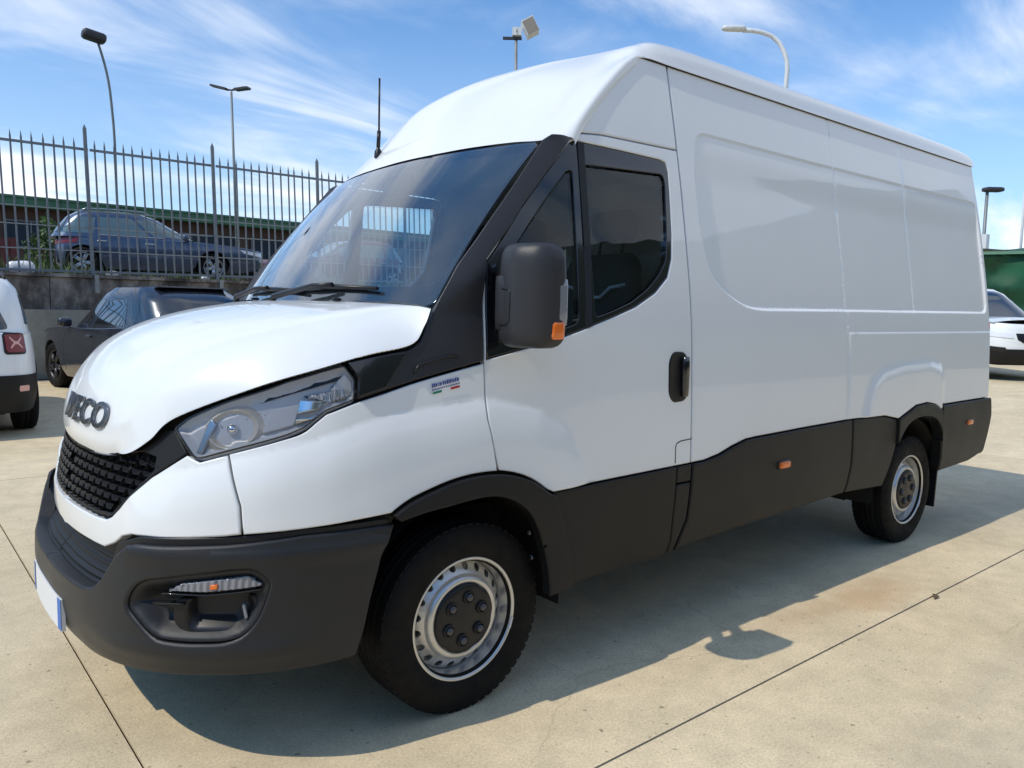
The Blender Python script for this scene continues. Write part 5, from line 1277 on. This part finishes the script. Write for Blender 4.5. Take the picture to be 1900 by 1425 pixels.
# long low building with a green roof edge
M['roofgreen'] = mat('green roof sheet', (.055, .16, .085), .5, var=.2, vscale=1.5)
M['shedwall'] = mat('brown shed wall', (.10, .058, .042), .8, var=.3, vscale=1.2)
M['shedglass'] = mat('shed window', (.022, .035, .06), .12, coat=.5)
M['shedframe'] = mat('shed frame', (.16, .17, .19), .6)
bld = thing('workshop_building', 'long low brown workshop with a green sheet roof beyond the upper yard', 'building', (8, 30, 2.15), R(2.6))
def badd(name, mb_, m, par=None):
    o = mb_.build(name, m, par or bld); return o
mb = MB(); mb.box((0, 4, 1.3), (60, 7.6, 2.6)); badd('wall', mb, M['shedwall'])
roof_ = None
for k in range(30):
    mb = MB(); x = -29+2*k; mb.box((x, -.1, 2.70), (1.985, .5, .32)); mb.prism([(0, 0), (9, .5), (9, .58), (0, .08)], (1.985, 0, 0), (x-.9925, -.4, 2.84), ((0, 1, 0), (0, 0, 1))); o = badd('roof_sheet', mb, M['roofgreen'])
for k in range(20):
    x = -28.5+3*k; mb = MB(); mb.box((x, .17, 1.62), (2.3, .08, .90)); o = badd('window', mb, M['shedglass'])
    mb = MB()
    for dx in (-1.15, -.38, .38, 1.15): mb.box((x+dx, .115, 1.62), (.05, .04, .94))
    for dz in (-.46, .46): mb.box((x, .115, 1.62+dz), (2.34, .05, .05))
    badd('window_frame', mb, M['shedframe'], o)
M['contred'] = mat('red container paint', (.15, .035, .030), .6, var=.3, vscale=2)
cn = thing('shipping_container', 'dull red ribbed container beyond the fence left of the estate', 'container', (-1.2, 22.5, 1.93), R(2))
mb = MB(); mb.box((0, 1.1, .60), (5.9, 2.2, 1.2)); o = mb.build('container_box', M['contred'], cn)
for k in range(24):
    mb = MB(); mb.box((-2.83+.246*k, -.018, .60), (.12, .035, 1.04)); mb.build('rib', M['contred'], cn)
# green tarpaulin shelter at the right
def tarp():
    t = thing('tarpaulin_shelter', 'tall shelter draped in creased dark green tarpaulin at the right edge', 'shelter', (29.5, 4.6, .2), R(-72))
    m = mat('green tarpaulin', (.012, .075, .036), .55, spec=.3, var=.6, vscale=.9)
    u = np.linspace(-4, 4, 60); v = np.linspace(0, 3.5, 30); G_ = np.zeros((60, 30, 3))
    for i, a in enumerate(u):
        for j, b in enumerate(v):
            w = .10*math.sin(a*2.1+b*1.3)+.07*math.sin(a*3.7-b*2.9+1)+.05*math.sin(b*6+a)
            G_[i, j] = (a, -1.2+w*(b < 3.4)-.25*(b < 1.0)*(1.0-b), b)
    gridmesh('front_drape', G_, m, t)
    for sg in (-1, 1):
        G_ = np.zeros((30, 24, 3))
        for i, a in enumerate(np.linspace(-1.2, 3, 30)):
            for j, b in enumerate(np.linspace(0, 3.5, 24)): G_[i, j] = (sg*(4+.10*math.sin(a*3+b*2)), a, b)
        gridmesh('side_drape', G_, m, t)
    G_ = np.zeros((40, 16, 3))
    for i, a in enumerate(np.linspace(-4.1, 4.1, 40)):
        for j, b in enumerate(np.linspace(-1.4, 3.1, 16)): G_[i, j] = (a, b, 3.5+.18*(1-((b-.8)/2.3)**2)+.04*math.sin(a*3+b))
    gridmesh('top_sheet', G_, m, t)
    mb_ = MB(); mb_.box((0, -1.42, 3.42), (8.2, .05, .10)); mb_.build('edge_rail', mat('pale green webbing', (.13, .26, .18), .6), t)
tarp()

# ================================================================== LAMP POSTS
def up_lean(z): return Vector((-.026*z, -.009*z, z))
def lamp(name, label, base, parts, group='lamp posts round the yard'):
    t = thing(name, label, 'lamp post', base, 0, group); parts(t); return t
def curved(t):
    mb_ = MB(); pts = [(0, 0, 0), up_lean(2.5), up_lean(4.9), Vector((-.22, -.02, 5.9))+Vector((0, 0, 0)), Vector((-.34, -.02, 6.45)), Vector((-.46, -.02, 6.85))]
    mb_.tube([Vector(q) for q in spl([tuple(p) for p in pts], 5)], .036, 8); mb_.build('pole', M['lampgrey'], t)
    V, F = rbox((.62, .42, .26), .10, 8, lambda P: P*np.array([1, 1, 1])+np.array([0, 0, .12])*(P[:, [0]] < 0)*0, c=(-.55, -.02, 6.97)); V = (V-np.array([-.55, 0, 6.97])) @ np.array(Matrix.Rotation(R(-8), 3, 'Y'))+np.array([-.55, 0, 6.97]); mesh('lamp_head', V, F, M['lampdark'], t)
lamp('lamp_post', 'tall lamp post with a curved neck and dark round head, leftmost in the sky', (4.30, 22.3, 1.95), curved)
def triple(t):
    mb_ = MB(); mb_.tube([(0, 0, 0), up_lean(3.5), up_lean(7.0)], [.06, .05, .04], 8); mb_.build('pole', M['lampgrey'], t); c = up_lean(7.05)
    for a, el, L_ in ((R(128), 14, .62), (R(-52), 4, .52), (R(20), 24, .35)):
        d = Vector((math.cos(a), math.sin(a), 0)); m_ = Matrix.Rotation(a, 3, 'Z') @ Matrix.Rotation(R(-el), 3, 'Y'); mb_ = MB(); mb_.tube([c, c+m_ @ Vector((.18, 0, 0))], .03, 6); mb_.box(c+m_ @ Vector((.18+L_/2, 0, 0)), (L_, .26, .07), m_); mb_.build('lamp_head', M['lampdark'], t)
lamp('lamp_post', 'straight lamp post with three flat dark heads above the fence', (8.98, 25.5, 1.95), triple)
def flood(t):
    mb_ = MB(); mb_.tube([(0, 0, 0), up_lean(4.), up_lean(8.55)], [.07, .055, .04], 8); mb_.build('pole', M['galvl'], t); c = up_lean(8.6)
    mb_ = MB(); mb_.box(c+Vector((-.08, .06, 0)), (.5, .08, .06), Matrix.Rotation(R(-39), 3, 'Z')); mb_.build('bracket', M['lampdark'], t)
    m_ = Matrix.Rotation(R(-39), 3, 'Z')
    mb_ = MB(); mb_.box(c+m_ @ Vector((.02, 0, .16)), (.24, .22, .20), m_); mb_.lathe([(.04, 0), (.04, .02), (0, .02)], 10, 'y', c+m_ @ Vector((.02, -.13, .16))); mb_.build('gear_box', M['lampwhite'], t)
    m2 = m_ @ Matrix.Rotation(R(-28), 3, 'Y'); mb_ = MB(); mb_.box(c+m_ @ Vector((.36, -.02, .28)), (.34, .42, .40), m2); h = mb_.build('lamp_head', M['lampwhite'], t)
    mb_ = MB(); mb_.box(c+m_ @ Vector((.37, -.06, .26))+m2 @ Vector((.0, -.19, 0)), (.30, .03, .36), m2); mb_.build('lamp_glass', mat('flood glass', (.30, .26, .20), .3), h)
lamp('lamp_post', 'floodlight on a thin pole with a tilted square head, above the van roof', (12.27, 13.55, 0), flood)
def arm(t):
    mb_ = MB(); pts = [Vector((0, 0, 0)), up_lean(3), up_lean(7.2), up_lean(8.1)+Vector((-.02, .02, 0)), Vector((-.40, .22, 8.62)), Vector((-.80, .55, 8.78)), Vector((-1.05, .78, 8.80))]
    mb_.tube([Vector(q) for q in spl([tuple(p) for p in pts], 6)], .062, 8); mb_.build('pole', M['lampwhite'], t)
    m_ = Matrix.Rotation(R(141), 3, 'Z'); V, F = rbox((.62, .26, .13), .06, 7, lambda P: P*np.array([1, 1, 1])*np.c_[np.ones(len(P)), 1-.3*(P[:, 0] > 0)*(P[:, 0]/.31), np.ones(len(P))]); V = V @ np.array(m_).T+np.array([-1.24, .93, 8.84]); mesh('lamp_head', V, F, M['lampwhite'], t)
lamp('lamp_post', 'white street lamp with a long curved arm, above the rear of the van roof', (17.88, 8.98, .2), arm)
def small(t):
    mb_ = MB(); mb_.tube([(0, 0, 0), up_lean(4.), up_lean(8.4)], [.12, .10, .09], 8); mb_.build('pole', M['lampgrey'], t); c = up_lean(8.45)
    V, F = rbox((1.1, .5, .26), .1, 7); V = V @ np.array(Matrix.Rotation(R(-39), 3, 'Z')).T+np.array(c)+np.array([.25, -.2, .05]); mesh('lamp_head', V, F, M['lampdark'], t)
    mb_ = MB(); mb_.box(up_lean(5.6), (.45, .45, .8)); mb_.build('junction_box', M['lampwhite'], t)
lamp('lamp_post', 'distant lamp post with a dark flat head, behind the rear edge of the van', (47.75, 14.55, .2), small)
fl = thing('flag', 'white flag on a pole at the right edge of the sky', 'flag', (33.2, 8.0, .2))
mb = MB(); mb.tube([(0, 0, 0), (-.02, 0, 9)], .05, 8); mb.build('pole', M['lampwhite'], fl)
G_ = np.array([[(-.05-.0*a+.9*a*math.cos(R(-40))+.04*math.sin(9*b), .9*a*math.sin(R(-40))+.08*math.sin(6*a+4*b), 6.3+2.3*b) for b in np.linspace(0, 1, 12)] for a in np.linspace(0, 1, 12)]); gridmesh('flag_cloth', G_, mat('white cloth', (.75, .75, .76), .8), fl)
# fallen leaf and grit on the slabs
M['leafdry'] = mat('dry leaf', (.10, .07, .035), .8)
lf = mesh('dry_leaf', [(2.58, -1.53, .004), (2.62, -1.50, .018), (2.66, -1.50, .006), (2.63, -1.535, .012)], [(0, 1, 3), (1, 2, 3)], M['leafdry'], smooth=False); tag(lf, 'small dry leaf lying on the slab joint right of the van', 'leaf')
# ---- what stands across the yard: a low ridge of trees and a warehouse, seen only as reflections in glass and paint
M['far'] = mat('distant trees', (.05, .07, .045), .9, var=.4, vscale=.3)
V = []; F = []; n = 140
for i in range(n+1):
    a = R(172+i*(172/n)); r_ = 42; h_ = 14.5+1.2*math.sin(i*.07+.5)+.3*math.sin(i*.23+1)+.15*math.sin(i*1.3)+.12*math.sin(i*2.9)
    for rr, zz in ((r_, 0), (r_+.8, h_*.6), (r_+2.5, h_), (r_+8, h_*.9), (r_+12, 0)): V.append((rr*math.cos(a), rr*math.sin(a), zz))
for i in range(n):
    for j in range(4): F.append((i*5+j, i*5+j+1, (i+1)*5+j+1, (i+1)*5+j))
tag(mesh('treeline', V, F, M['far']), kind='stuff')
